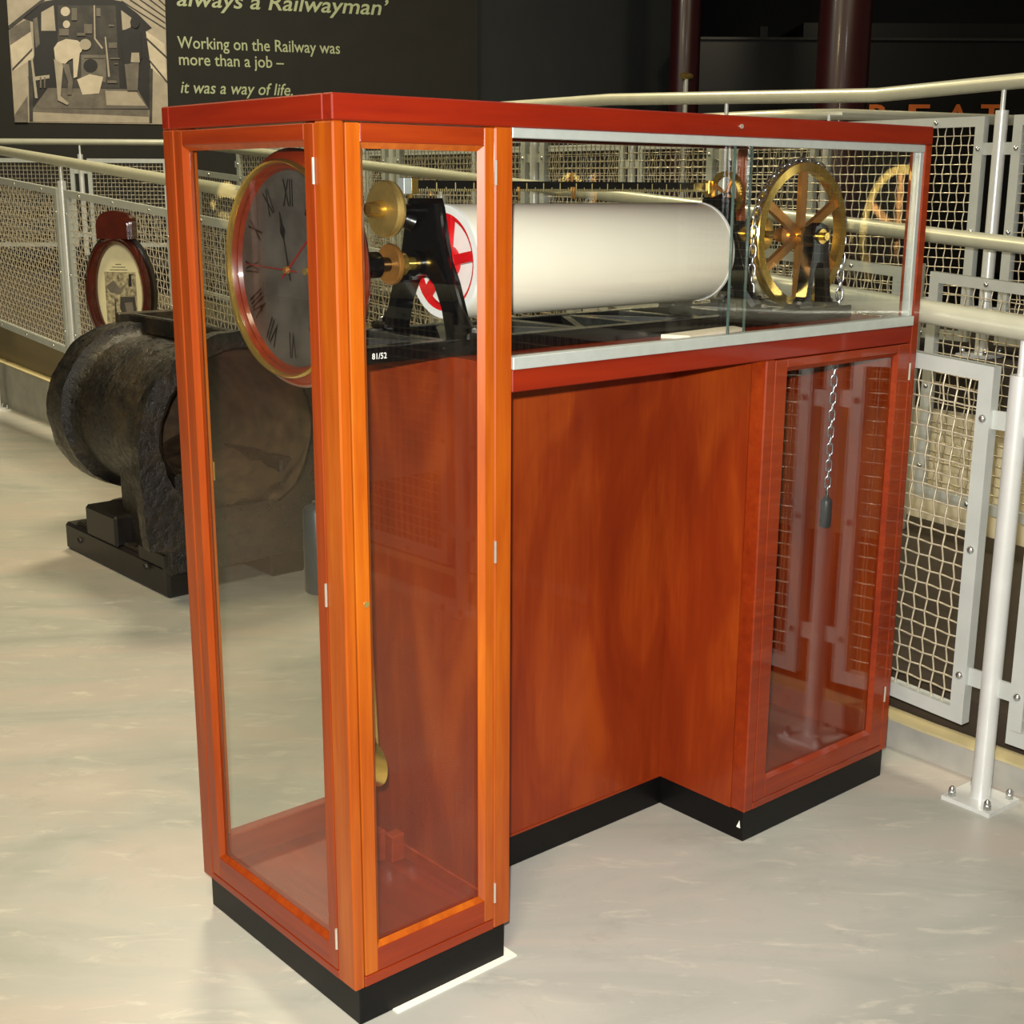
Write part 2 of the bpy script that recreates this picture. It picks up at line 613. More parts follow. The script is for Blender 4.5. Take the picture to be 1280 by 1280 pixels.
k = MB()
k.hexa([(fx(.18, -4), -4, 0), (fx(1.7, -4), -4, 0), (fx(1.7, 12), 12, 0), (fx(.18, 12), 12, 0),
        (fx(.18, -4), -4, 0.005), (fx(1.7, -4), -4, 0.005), (fx(1.7, 12), 12, ramp_z(12)), (fx(.18, 12), 12, ramp_z(12))])
struct(k.build('ramp', 'rampfloor'), 'dark brown sloping visitor ramp behind the railing')
k = MB()
k.hexa([(fx(.172, 1), 1, .1), (fx(.18, 1), 1, .1), (fx(.18, 12), 12, .1), (fx(.172, 12), 12, .1),
        (fx(.172, 1), 1, .16), (fx(.18, 1), 1, .16), (fx(.18, 12), 12, ramp_z(12) + .04), (fx(.172, 12), 12, ramp_z(12) + .04)])
struct(k.build('trim_2', 'stringer'), 'olive steel stringer along the side of the ramp')
k = MB()
k.hexa([(fx(1.72, -4), -4, 0), (fx(1.80, -4), -4, 0), (fx(1.80, 12), 12, 0), (fx(1.72, 12), 12, 0),
        (fx(1.72, -4), -4, .72), (fx(1.80, -4), -4, .72), (fx(1.80, 12), 12, .72), (fx(1.72, 12), 12, .72)])
struct(k.build('wall_ramp', 'creamwall'), 'cream retaining wall between the lower ramp and the upper walkway')
k = MB()
k.hexa([(fx(1.70, -4), -4, .72), (5.4, -4, .72), (5.4, 12, .72), (fx(1.70, 12), 12, .72),
        (fx(1.70, -4), -4, .92), (5.4, -4, .92), (5.4, 12, .92), (fx(1.70, 12), 12, .92)])
struct(k.build('walkway', 'deck'), 'dark raised walkway deck behind the ramp')

# text wall
RGT = np.array([0.925, -0.379, 0.0])
RGT /= np.linalg.norm(RGT)
WN = np.array([RGT[1], -RGT[0], 0.0])     # towards the viewer
if WN @ (CAM - CAM - ray(222, 62)) < 0:
    WN = -WN
fwd = np.array([0.655, 0.756, 0.0])
d62 = ray(222, 62)
WP = CAM + d62 * (14.6 / (d62 @ fwd))
WD = WN @ WP


def on_wall(x, y):
    return on_plane(x, y, WN, WD)


wr = on_wall(597, 100)
wl = on_wall(-500, 100)
k = MB()
for (a, b) in ((wl, wr),):
    k.hexa([(a[0], a[1], 0), (b[0], b[1], 0), tuple(b - WN * .15)[:2] + (0,), tuple(a - WN * .15)[:2] + (0,),
            (a[0], a[1], 6.5), (b[0], b[1], 6.5), tuple(b - WN * .15)[:2] + (6.5,), tuple(a - WN * .15)[:2] + (6.5,)])
wall = struct(k.build('wall_back', 'wallblack'), 'charcoal display wall with a photograph and green lettering')
UPV = np.array([0, 0, 1.0])


def wall_text(name, s, x0, y0, x1, y1, cap, shear=0.0, bold=0.0):
    a, b = on_wall(x0, y0), on_wall(x1, y1)
    wd = np.linalg.norm((b - a)[:2])
    hgt = np.linalg.norm(on_wall(x0, y0 - cap) - a)
    text_mesh(name, s, 'lettering', wall, a + WN * .002, RGT, UPV, width=wd, height=hgt / 0.7, shear=shear, bold=bold)


wall_text('lettering', 'always a Railwayman\u2019', 221, 7, 486, 25, 20, 0.22, 0.012)
wall_text('lettering', 'Working on the Railway was', 222, 60, 425, 67, 15, 0, 0.008)
wall_text('lettering', 'more than a job \u2013', 224, 81, 355, 85, 15, 0, 0.008)
wall_text('lettering', 'it was a way of life.', 226, 116, 366, 120, 15, 0.22, 0.008)

# charcoal wall carrying on to the right of the lettering
d_ = ray(842, 100)
w2 = CAM + d_ * (19.6 / (d_ @ fwd))
a, b = wr - WN * .12, w2
q = np.array([-(b - a)[1], (b - a)[0], 0])
q = q / np.linalg.norm(q) * .15
if q @ fwd < 0:
    q = -q
k = MB()
k.hexa([(a[0], a[1], 0), (b[0], b[1], 0), (b + q)[:2].tolist() + [0], (a + q)[:2].tolist() + [0],
        (a[0], a[1], 6.5), (b[0], b[1], 6.5), (b + q)[:2].tolist() + [6.5], (a + q)[:2].tolist() + [6.5]])
struct(k.build('wall_right', 'wallside'), 'plain blue black wall beyond the lettered wall')
# far dark wall of the hall
fw2 = fwd * 24 + CAM * np.array([1, 1, 0])
rt2 = np.array([0.756, -0.655, 0])
a, b = fw2 - rt2 * 22, fw2 + rt2 * 24
k = MB()
q = fwd * .2
k.hexa([tuple(a), tuple(b), tuple(b + q), tuple(a + q)] + [tuple(p + np.array([0, 0, 9])) for p in (a, b, b + q, a + q)])
struct(k.build('wall_far', 'wallfar'), 'dark far wall of the museum hall')


# ------------------------------------------------------------------ the photograph print on the wall
def gray_mat(nm, g, var=0.12):
    return plain('print_tone_' + nm, (g, int(g * .93), int(g * .8)), 0.6, 0, var, 9)


G = {'pale': gray_mat('pale', 200), 'light': gray_mat('light', 168), 'mid': gray_mat('mid', 104, .3),
     'dim': gray_mat('dim', 56, .5), 'dark': gray_mat('dark', 22, .4)}
photo = thing('photograph_print', 'sepia photograph of two men in a locomotive cab on the charcoal wall', 'photograph',
              tuple(on_wall(100, 150)))


def cpx(x, y):      # coordinates measured in the enlarged crop -> picture pixels
    return x * 220 / 1280.0, y * 220 / 1280.0


def wall_poly(name, pts, mat, lift, parent, thick=0.002):
    p3 = [on_wall(*cpx(x, y)) for x, y in pts]
    mb = MB()
    n = len(p3)
    mb.add([p + WN * lift for p in p3] + [p + WN * (lift + thick) for p in p3],
           [tuple(range(n)), tuple(range(2 * n - 1, n - 1, -1))] +
           [(i, (i + 1) % n, n + (i + 1) % n, n + i) for i in range(n)])
    return mb.build(name, mat, parent)


def arc(cx, cy, rx, ry, a0=0, a1=360, n=20):
    return [(cx + rx * math.cos(math.radians(a0 + (a1 - a0) * i / n)), cy + ry * math.sin(math.radians(a0 + (a1 - a0) * i / n)))
            for i in range(n + (0 if abs(a1 - a0) >= 360 else 1))]


sheet = wall_poly('print_sheet', [(40, -150), (108, 890), (1225, 905), (1195, -150)], G['light'], 0.0, photo, 0.012)
LIFT = [0.013]


def pp(name, pts, tone):
    wall_poly(name, pts, G[tone], LIFT[0], sheet, 0.0003)
    LIFT[0] += 0.0004


pp('print_wall', [(75, 330), (225, 230), (245, 420), (95, 520)], 'pale')
pp('print_wall', [(66, 215), (215, 130), (225, 230), (75, 330)], 'mid')
pp('print_wall', [(1050, 220), (1195, 320), (1215, 600), (1100, 500), (1045, 420)], 'pale')
pp('print_cab', [(150, 130), (330, 10), (500, -20), (720, -20), (880, 10), (1000, 100), (1105, 205), (1060, 230),
                 (1100, 520), (1100, 800), (240, 800), (205, 560), (250, 400), (240, 160)], 'dark')
pp('print_backhead', [(420, 40), (840, 40), (870, 640), (420, 640)], 'dim')
pp('print_window', [(300, 90), (390, 40), (405, 225), (300, 225)], 'light')
pp('print_window', [(880, 75), (955, 130), (950, 210), (890, 220)], 'light')
pp('print_window', [(240, 140), (270, 125), (290, 320), (260, 350)], 'mid')
pp('print_floor', [(350, 640), (1000, 650), (1080, 790), (240, 790)], 'mid')
pp('print_plate', [(765, 660), (990, 665), (1060, 770), (775, 765)], 'light')
pp('print_step', [(240, 790), (1080, 800), (1085, 895), (240, 885)], 'light')
pp('print_shadow', [(240, 790), (1080, 800), (1082, 850), (240, 815)], 'mid')
pp('print_post', [(205, 440), (240, 440), (240, 885), (215, 885)], 'dim')
pp('print_post', [(1085, 500), (1110, 500), (1105, 895), (1085, 895)], 'dim')
pp('print_gauge', arc(475, 85, 34, 34), 'pale')
pp('print_gauge', arc(483, 178, 26, 28), 'pale')
pp('print_firebox', [(590, 400), (770, 400), (770, 600), (590, 570)], 'mid')
pp('print_firehole', arc(658, 480, 52, 50), 'dark')
pp('print_heap', [(560, 580), (650, 540), (750, 560), (720, 680), (600, 690)], 'pale')
pp('print_pipe', [(680, 40), (690, 40), (695, 280), (750, 350), (740, 358), (684, 285)], 'light')
pp('print_pipe', [(760, 270), (770, 270), (800, 560), (786, 560)], 'light')
pp('print_pipe', [(790, 310), (850, 310), (850, 350), (790, 350)], 'mid')
pp('print_pipe', [(240, 560), (360, 545), (360, 570), (240, 590)], 'light')
pp('print_pipe', [(225, 440), (240, 440), (275, 715), (255, 715)], 'light')
for i_ in range(5):
    pp('print_rope', [(880 + 60 * i_, 10 - 10 * i_), (886 + 60 * i_, 6 - 10 * i_), (1200, 205 - 42 * i_), (1200, 213 - 42 * i_)], 'dim')
for (xa, ya_, xb, yb_) in ((1055, 265, 1210, 410), (1055, 395, 1215, 590), (90, 500, 235, 350)):
    pp('print_edge', [(xa, ya_), (xb, yb_), (xb, yb_ + 14), (xa, ya_ + 14)], 'dim')
pp('print_roof', [(66, 215), (150, 150), (330, 0), (300, 0), (60, 190)], 'dim')
pp('print_sill', [(108, 835), (200, 700), (205, 890), (110, 890)], 'mid')
for (xa, ya_, w_, h_) in ((430, 210, 70, 50), (610, 175, 60, 70), (790, 180, 40, 14), (700, 60, 30, 60), (560, 240, 60, 22), (800, 420, 70, 12),
                          (830, 460, 30, 10), (780, 585, 70, 20), (610, 410, 150, 14), (520, 60, 40, 90), (290, 560, 12, 80), (320, 560, 10, 80)):
    pp('print_fitting', [(xa, ya_), (xa + w_, ya_ + 3), (xa + w_, ya_ + h_), (xa, ya_ + h_)], 'mid')
# stooping man
pp('print_man', [(392, 350), (420, 310), (480, 285), (560, 295), (610, 330), (590, 380), (540, 420), (500, 440), (470, 470),
                 (440, 480), (400, 430)], 'pale')
pp('print_man', [(392, 430), (460, 470), (450, 580), (440, 700), (500, 750), (490, 765), (420, 730), (410, 600)], 'light')
pp('print_man', [(450, 460), (500, 470), (530, 600), (520, 690), (490, 690), (495, 600)], 'mid')
pp('print_man', [(530, 400), (580, 390), (560, 560), (535, 570)], 'pale')
pp('print_man', arc(620, 325, 42, 40), 'light')
# standing man
pp('print_man', [(895, 225), (950, 200), (1020, 230), (1030, 420), (1000, 480), (905, 480), (885, 330)], 'dark')
pp('print_man', [(905, 470), (1010, 455), (1000, 660), (925, 660)], 'mid')
pp('print_man', arc(980, 165, 34, 42), 'dark')
pp('print_man', [(955, 385), (1010, 385), (1015, 455), (950, 455)], 'light')


# ------------------------------------------------------------------ hall beyond: columns and locomotive
def at_depth(x, y, dep):
    d = ray(x, y)
    return CAM + d * (dep / (d @ fwd))


for (px, dep, r, lab) in ((855, 17.0, 0.19, 'slim maroon cast iron column with a brass fitting beside the dark locomotive'),
                          (1052, 15.0, 0.29, 'stout glossy maroon cast iron column in front of the dark locomotive')):
    p = at_depth(px, 100, dep)
    t = thing('hall_column', lab, 'column', (p[0], p[1], 0))
    MB().lathe([(0, 0), (0, r * 1.5), (.25, r * 1.5), (.35, r * 1.1), (.5, r), (6.5, r * .92), (6.5, 0)], (p[0], p[1], 0), 'Z', 28).build('shaft', 'maroon', t)
    if r < .25:
        q = at_depth(858, 95, dep - .25)
        MB().lathe([(-.09, 0), (-.09, .03), (0, .045), (.09, .03), (.09, 0)], tuple(q), 'X', 12).build('fitting', 'brass_dull', t)
        MB().tube([(q[0], q[1], q[2]), (q[0], q[1], q[2] - 1.6)], .025, 8).build('pipe', 'steelpost', t)
        MB().tube([(q[0], q[1], q[2]), (p[0], p[1], q[2])], .02, 8).build('bracket', 'maroon', t)

DEPL = 18.0
la, lb = at_depth(862, 100, DEPL), at_depth(1600, 100, DEPL)
lu = (lb - la) * np.array([1, 1, 0])
lu /= np.linalg.norm(lu)
ln = np.array([-lu[1], lu[0], 0])
if ln @ fwd < 0:
    ln = -ln
loco = thing('locomotive_tender', 'black locomotive tender with orange serif lettering behind the walkway railing', 'locomotive',
             (la[0], la[1], 0))


def lbox(u0, u1, n0, n1, z0, z1):
    q = [la * np.array([1, 1, 0]) + lu * u + ln * n for u, n in ((u0, n0), (u1, n0), (u1, n1), (u0, n1))]
    return MB().hexa([tuple(p[:2]) + (z0,) for p in q] + [tuple(p[:2]) + (z1,) for p in q])


ztop = at_depth(900, 50, DEPL)[2]
lbox(0, 9, 0, 2.2, .5, ztop).build('tank', 'locoblack', loco)
e = lbox(-.05, 9, -.08, 2.3, ztop, ztop + .03)
e.build('top_edge', 'bed', loco)
zz = at_depth(1010, 35, DEPL)[2]
lbox(1.45, 9, .05, 2.0, ztop, ztop + .22).build('coal_guard', 'locoblack', loco)
lbox(.9, 1.0, .1, .2, ztop, ztop + .18).build('filler_pipe', 'bed', loco)
for sx_ in (1.2, 3.6, 6.0):
    c = la + lu * sx_
    cc = np.array([c[0], c[1], 0]) - ln * .02
    mb = MB()
    prof = [(0.50 * math.cos(a_), .55 + .50 * math.sin(a_)) for a_ in np.linspace(0, 2 * math.pi, 28, endpoint=False)]
    mb.prism(prof, lambda u, v, t_: tuple(cc + lu * u + ln * t_ + np.array([0, 0, v])), -.12, 0.0)
    mb.build('wheel', 'locoblack', loco)
for ch, px in (('G', 1058), ('R', 1098), ('E', 1147), ('A', 1195), ('T', 1237)):
    a_ = at_depth(px, 154, DEPL - .02)
    wpx = 26 * DEPL / F_PX
    hpx = 21 * DEPL / F_PX
    text_mesh('letter', ch, 'orange', loco, a_ - ln * .03, lu, UPV, width=wpx, height=hpx / .7, bold=.03, align='CENTER')


# ------------------------------------------------------------------ railings
def wire_mesh(P, nrm, u0, u1, zb, zt, pitch, r, sides=4):
    """Crimped woven wire between lines zb(u), zt(u). P(u) -> xy."""
    verts, faces = [], []

    def strand(pts, side):
        o = len(verts)
        m = len(pts)
        for i in range(m):
            t = pts[min(i + 1, m - 1)] - pts[max(i - 1, 0)]
            t = t / np.linalg.norm(t)
            w = np.cross(t, side)
            w /= np.linalg.norm(w)
            for s_ in range(sides):
                a_ = 2 * math.pi * (s_ + .5) / sides
                verts.append(pts[i] + r * (math.cos(a_) * side + math.sin(a_) * w))
        for i in range(m - 1):
            for s_ in range(sides):
                s2 = (s_ + 1) % sides
                faces.append((o + i * sides + s_, o + i * sides + s2, o + (i + 1) * sides + s2, o + (i + 1) * sides + s_))

    nu = max(2, int(round((u1 - u0) / pitch)))
    h0 = zt(u0) - zb(u0)
    nv = max(2, int(round(h0 / pitch)))
    d3 = np.array([*(P(u1) - P(u0)), 0.0])
    d3 /= np.linalg.norm(d3)
    for i in range(nu + 1):           # upright wires
        u = u0 + (u1 - u0) * i / nu
        base = np.array([*P(u), 0.0])
        pts = []
        for j in range(2 * nv + 1):
            z = zb(u) + (zt(u) - zb(u)) * j / (2 * nv)
            off = 0.0 if j % 2 else r * 1.2 * (1 if (j // 2 + i) % 2 else -1)
            jig = 0.0011 * (1 if (j // 2 + i) % 2 else -1) if j % 2 == 0 else 0
            pts.append(base + np.array([0, 0, z]) + nrm * off + d3 * jig)
        strand(pts, d3)
    for j in range(nv + 1):           # level wires
        pts = []
        for i in range(2 * nu + 1):
            u = u0 + (u1 - u0) * i / (2 * nu)
            z = zb(u) + (zt(u) - zb(u)) * j / nv
            off = 0.0 if i % 2 else -r * 1.2 * (1 if (j + i // 2) % 2 else -1)
            pts.append(np.array([*P(u), z]) + nrm * off)
        strand(pts, np.array([0, 0, 1.0]))
    mb = MB()
    mb.v = [tuple(p) for p in verts]
    mb.f = faces
    mb.s = [True] * len(faces)
    return mb


def fence(name, label, P, nrm, posts, zrail, ztop, zbot, zbase, ends, rail_pts=None, pitch=.038, rr=.030, bolts=True,
          base_plate=True, wire_r=.0028, skip=()):
    """Railing of tubular posts, a handrail and framed wire panels; nrm points to the viewer's side."""
    nrm = np.array([*nrm, 0.0])
    o0 = P(posts[0])
    t = thing(name, label, 'railing', (o0[0], o0[1], 0))
    d2 = P(posts[0] + 1) - P(posts[0])
    d3 = np.array([*d2, 0.0])
    rp = rail_pts or [(*P(u), zrail(u)) for u in np.linspace(ends[0], ends[1], 13)]
    MB().tube(rp, rr, 16).build('handrail', 'steel', t)
    for u in posts:
        c = P(u)
        zb_, zr = zbase(u), zrail(u)
        po = MB().tube([(c[0], c[1], zb_), (c[0], c[1], zr - .115)], .026, 18).build('post', 'steelpost', t)
        MB().tube([(c[0], c[1], zr - .12), (c[0], c[1], zr - .01)], .010, 10).build('stem', 'steelpost', po)
        if base_plate:
            mb = MB()
            q = .072
            e_ = d3[:2]
            n_ = nrm[:2]
            cs = [c + e_ * s1 * q + n_ * s2 * q for s1, s2 in ((-1, -1), (1, -1), (1, 1), (-1, 1))]
            mb.hexa([(p[0], p[1], zb_) for p in cs] + [(p[0], p[1], zb_ + .012) for p in cs])
            mb.build('base_plate', 'steelpost', po)
            for s1 in (-1, 1):
                for s2 in (-1, 1):
                    b_ = c + e_ * s1 * .053 + n_ * s2 * .053
                    mb = MB()
                    mb.tube([(b_[0], b_[1], zb_ + .010), (b_[0], b_[1], zb_ + .024)], .011, 6, smooth=False)
                    mb.tube([(b_[0], b_[1], zb_ + .022), (b_[0], b_[1], zb_ + .033), (b_[0], b_[1], zb_ + .039)], [.009, .009, .004], 8)
                    mb.build('bolt', 'bolt', po)
    edges = [ends[0]] + list(posts) + [ends[1]]
    fw_, dep = .040, .034
    for ia, (ua, ub) in enumerate(zip(edges[:-1], edges[1:])):
        if ia in skip:
            continue
        if ub - ua < .3:
            continue
        a_, b_ = ua + .065, ub - .065
        # frame of four bars, then a thin return lip
        mb = MB()

        def pt(u, z, n):
            c_ = P(u)
            return np.array([c_[0], c_[1], z]) + nrm * n

        def quadbar(us, zs):
            mb.hexa([tuple(pt(us[i], zs[i], -dep / 2)) for i in range(4)] + [tuple(pt(us[i], zs[i], dep / 2)) for i in range(4)])

        quadbar([a_, b_, b_, a_], [zbot(a_), zbot(b_), zbot(b_) + fw_, zbot(a_) + fw_])
        quadbar([a_, b_, b_, a_], [ztop(a_) - fw_, ztop(b_) - fw_, ztop(b_), ztop(a_)])
        for s0, s1 in ((a_, a_ + fw_), (b_ - fw_, b_)):
            quadbar([s0, s1, s1, s0], [zbot(s0) + fw_, zbot(s1) + fw_, ztop(s1) - fw_, ztop(s0) - fw_])
        fr = mb.build('panel_frame', 'frame', t)
        wm = wire_mesh(P, nrm, a_ + fw_ - .004, b_ - fw_ + .004, lambda u: zbot(u) + fw_ - .004, lambda u: ztop(u) - fw_ + .004,
                       pitch, wire_r, 4 if wire_r < .0030 else 5)
        wo = wm.build('wire_mesh', 'wire', fr, recalc=False)
        wo['kind'] = 'stuff'
        if bolts:
            spots = []
            for i in range(3):
                u = a_ + (b_ - a_) * (i + .5) / 3
                spots += [(u, ztop(u) - fw_ / 2), (u, zbot(u) + fw_ / 2)]
            for u in (a_ + fw_ / 2, b_ - fw_ / 2):
                for i in range(3):
                    spots.append((u, zbot(u) + (ztop(u) - zbot(u)) * (.14 + .36 * i)))
            for u, z in spots:
                MB().dome(pt(u, z, dep / 2), nrm, .0115).build('bolt', 'bolt', fr)
        # tabs to the posts
        for u_, s_ in ((a_, -1), (b_, 1)):
            for fz_ in (.14, .86):
                z = zbot(u_) + (ztop(u_) - zbot(u_)) * fz_
                u2 = u_ + s_ * .05
                lo, hi = min(u_ - s_ * .01, u2), max(u_ - s_ * .01, u2)
                m2 = MB()
                m2.hexa([tuple(pt(u, z + dz, -.004)) for u, dz in ((lo, -.024), (hi, -.024), (hi, .024), (lo, .024))] +
                        [tuple(pt(u, z + dz, .004)) for u, dz in ((lo, -.024), (hi, -.024), (hi, .024), (lo, .024))])
                m2.build('bracket', 'frame', fr)
    return t


def line(off):
    return lambda y: np.array([fx(off, y), y])


NX = np.array([-1.0, SL])
NX = NX / np.linalg.norm(NX)
fence('ramp_railing', 'silver railing with wire panels on the floor along the kerb beside the case', line(0), NX,
      [-3.46, -1.862, -.262, 1.338, 2.94, 4.54, 6.14, 7.74],
      lambda y: 1.285 + .0735 * y if y > -.5 else 1.285 + .0735 * -.5 + .02 * (y + .5),
      lambda y: 1.178 + .064 * y if y > -.5 else 1.146,
      lambda y: .213 + .056 * y if y > -.5 else .185,
      lambda y: 0.0, (-3.6, 9.2), rr=.031)
fence('ramp_railing', 'silver handrail and wire panels along the far edge of the sloping ramp', line(1.5), NX,
      [-2.17, -.57, 1.03, 2.63, 4.23, 5.83, 7.43],
      lambda y: 1.355 + .073 * y, lambda y: 1.225 + .066 * y, lambda y: .345 + .06 * y,
      lambda y: max(0.0, ramp_z(y) - .01), (-2.4, 7.6), base_plate=False)
fence('walkway_railing', 'tall silver railing on the edge of the raised walkway above the cream wall', line(1.95), NX,
      [-1.91, -.46, .99, 2.47, 3.925, 5.38, 6.83],
      lambda y: 2.02, lambda y: 1.885, lambda y: .975, lambda y: .92, (-2.6, 7.6),
      rail_pts=[(fx(1.95, -2.6), -2.6, 2.02), (fx(1.95, .9), .9, 2.015), (fx(1.95, 1.6), 1.6, 1.992), (fx(1.95, 3.3), 3.3, 2.05), (fx(1.95, 3.85), 3.85, 2.05), (fx(1.95, 7.6), 7.6, 2.05)])
fence('walkway_railing', 'silver railing along the back edge of the raised walkway before the locomotive', lambda u: np.array([5.03, u]), (-1, 0),
      [2.7, 4.2, 5.7, 7.2],
      lambda y: 2.0, lambda y: 1.87, lambda y: .98, lambda y: .92, (2.6, 8.6),
      rail_pts=[(9.5, 1.5, 2.0), (6.2, 2.45, 2.0), (5.15, 2.72, 2.0), (5.03, 2.95, 2.0), (5.0, 3.2, 2.0), (5.03, 8.6, 2.0)], bolts=False, base_plate=False)
e0, e1 = np.array([3.0, 12.0]), np.array([5.0, 10.4])
ed = (e1 - e0) / np.linalg.norm(e1 - e0)
elen = float(np.linalg.norm(e1 - e0))
en = np.array([ed[1], -ed[0]])
if en @ (CAM[:2] - e0) < 0:
    en = -en
e0 = e0 - ed * 1.2
post0 = 1.2 + float((np.array([4.28, 10.95]) - np.array([3.0, 12.0])) @ ed)
fence('walkway_railing', 'silver end railing closing the ramp below the charcoal lettered wall', lambda u: e0 + ed * u, en,
      [post0 - 1.5, post0], lambda u: 2.0, lambda u: 1.845, lambda u: 1.0, lambda u: .4, (0, elen + 1.2), bolts=False, base_plate=False)


# ------------------------------------------------------------------ cast-iron cylinder on timber bearers
CX, CZ = 1.325, 0.635
cyl = thing('cast_iron_cylinder', 'rough tarred cast iron cylinder with flanged ends on black timber bearers', 'cylinder', (CX, 3.2, 0))
rnd = random.Random(3)


def rough(o, amp, seed=1):
    from mathutils import noise as mn
    for v in o.data.vertices:
        n_ = mn.noise_vector(v.co * 9 + Vector((seed, seed, seed)))
        n_ += .5 * mn.noise_vector(v.co * 31)
        v.co += n_ * amp
    return o


A60 = math.radians(0)
mb = MB()
prof_o = [(-.43 + .85 * i / 24, .324 + .05 * max(0, 1 - i / 4) ** 2) for i in range(25)]
rough(mb.lathe(prof_o, (CX, 3.2, CZ), 'Y', 96).build('barrel', 'tar', cyl), .008)
mb = MB()
mb.lathe([(.30, .318), (.36, .326), (.385, .345), (.395, .362), (.40, .372), (.45, .372), (.50, .373), (.56, .372), (.57, .365), (.57, .33), (.50, .31), (.44, .29)], (CX, 3.2, CZ), 'Y', 110)
rough(mb.build('end_ring', 'tar', cyl), .008)
mb = MB()
mb.lathe([(.455, .0), (.46, .30)], (CX, 3.2, CZ), 'Y', 40)
mb.build('end_plate', 'tar', cyl)
# near flange: disc merging into a pedestal foot, with an open bore
N = 110
outer, inner = [], []
for i in range(N):
    a_ = 2 * math.pi * i / N
    cx_, cz_ = math.cos(a_), math.sin(a_)
    r_ = .435
    x_, z_ = r_ * cx_, r_ * cz_
    if z_ < -.05:
        x_ = (.435 if cx_ > 0 else -.435) * min(1.0, abs(cx_) ** .5 if abs(cx_) < .6 else 1) * (.86 + .14 * abs(cx_))
        z_ = z_ * 1.12
    outer.append((x_, max(z_, -.47)))
    inner.append((.345 * cx_, .345 * cz_ - .0))
mb = MB()
ya, yb = 2.735, 2.80
vs, fs = [], []
for y_ in (ya, yb):
    vs += [(CX + x_, y_, CZ - .03 + z_) for x_, z_ in outer] + [(CX + x_, y_, CZ + z_) for x_, z_ in inner]
for i in range(N):
    j = (i + 1) % N
    fs += [(i, j, N + j, N + i), (2 * N + j, 2 * N + i, 3 * N + i, 3 * N + j), (i, 2 * N + i, 2 * N + j, j), (N + j, 3 * N + j, 3 * N + i, N + i)]
mb.add(vs, fs, True)
rough(mb.build('near_flange', 'tar', cyl), .010)
mb = MB()
mb.lathe([(-.46, .335), (-.35, .30), (-.2, .29), (0, .285), (.2, .28), (.40, .27), (.41, 0)], (CX, 3.2, CZ), 'Y', 48)
rough(mb.build('bore_lining', 'rust', cyl), .010)
mb = MB()       # bank of dirt in the bore
vs, fs = [], []
for i in range(13):
    y_ = 2.74 + .8 * i / 12
    for j in range(15):
        s_ = -1 + 2 * j / 14
        vs.append((CX + .32 * s_, y_, CZ - .335 * math.sqrt(max(0, 1 - (s_ * .93) ** 2)) + .05 + .10 * (i / 12) + .03 * rnd.random()))
for i in range(12):
    for j in range(14):
        fs.append((i * 15 + j, i * 15 + j + 1, (i + 1) * 15 + j + 1, (i + 1) * 15 + j))
mb.add(vs, fs, True)
mb.build('dirt_bed', 'rust', cyl)
# ridge plate along the crown
mb = MB()
mb.box(CX - .03, CX + .40, 3.72, 3.76, CZ + .30, CZ + .41, .006)
mb.build('crown_rib', 'tartop', cyl)
mb = MB()
mb.box(CX + .02, CX + .06, 2.78, 3.74, CZ + .325, CZ + .405, .006)
mb.build('crown_rib', 'tar', cyl)
for sx_ in (-1, 1):
    mb = MB()
    xc = CX - .235 if sx_ < 0 else CX + .26
    x0_, x1_ = (1.0, 1.17) if sx_ < 0 else (1.47, 1.64)
    mb.box(x0_, x1_, 2.78, 3.78, 0, .125, .012)
    b_ = mb.build('bearer', 'timber', cyl)
    for (y0_, y1_, z_) in ((2.77, 3.02, .19), (3.22, 3.52, .255)):
        MB().box(x0_ - .01, x1_ + .05, y0_, y1_, .118, z_, .012).build('chock', 'timber', b_)
    MB().dome((x0_, 3.62, .07), (-1, 0, 0), .016).build('bolt', 'timber', b_)
    MB().dome((x0_ - .01, 2.95, .10), (-1, 0, 0), .016).build('bolt', 'timber', b_)
    mb = MB()
    mb.box(x0_ + .06, x0_ + .12, 2.78, 3.3, .12, .50, .01)
    rough(mb.build('web', 'tar', cyl), .006)
mb = MB()
mb.box(CX - .33, CX + .33, 2.74, 2.82, .10, .34, .01)
rough(mb.build('saddle', 'tar', cyl), .006)
MB().box(1.02, 1.64, 2.80, 3.70, .10, .14, .01).build('sole_plate', 'tar', cyl)

# ------------------------------------------------------------------ oval framed print on a stand
on = np.array([-.74, -.67, 0.0])
on /= np.linalg.norm(on)
ou = np.array([-on[1], on[0], 0])      # viewer's right
if ou @ rt2 < 0:
    ou = -ou
oc = on_plane(149, 366, on, on @ np.array([1.62, 4.28, 0]))
oval = thing('oval_picture', 'oval print of a steam engine in a dark reddish wooden frame with a crest', 'picture', (oc[0], oc[1], 0))
RU, RV = .165, .28


def opt(u, v, n):
    return tuple(oc + ou * u + on * n + np.array([0, 0, v]))


def oval_ring(prof, name, mat, parent, n=48):
    """prof: (inset fraction added to radii in metres, depth n)"""
    mb = MB()
    vs, fs = [], []
    m = len(prof)
    for i in range(n):
        a_ = 2 * math.pi * i / n
        for (dr, dn) in prof:
            vs.append(opt((RU + dr) * math.cos(a_), (RV + dr) * math.sin(a_), dn))
    for i in range(n):
        j = (i + 1) % n
        for k_ in range(m - 1):
            fs.append((i * m + k_, j * m + k_, j * m + k_ + 1, i * m + k_ + 1))
    mb.add(vs, fs, True)
    return mb.build(name, mat, parent)


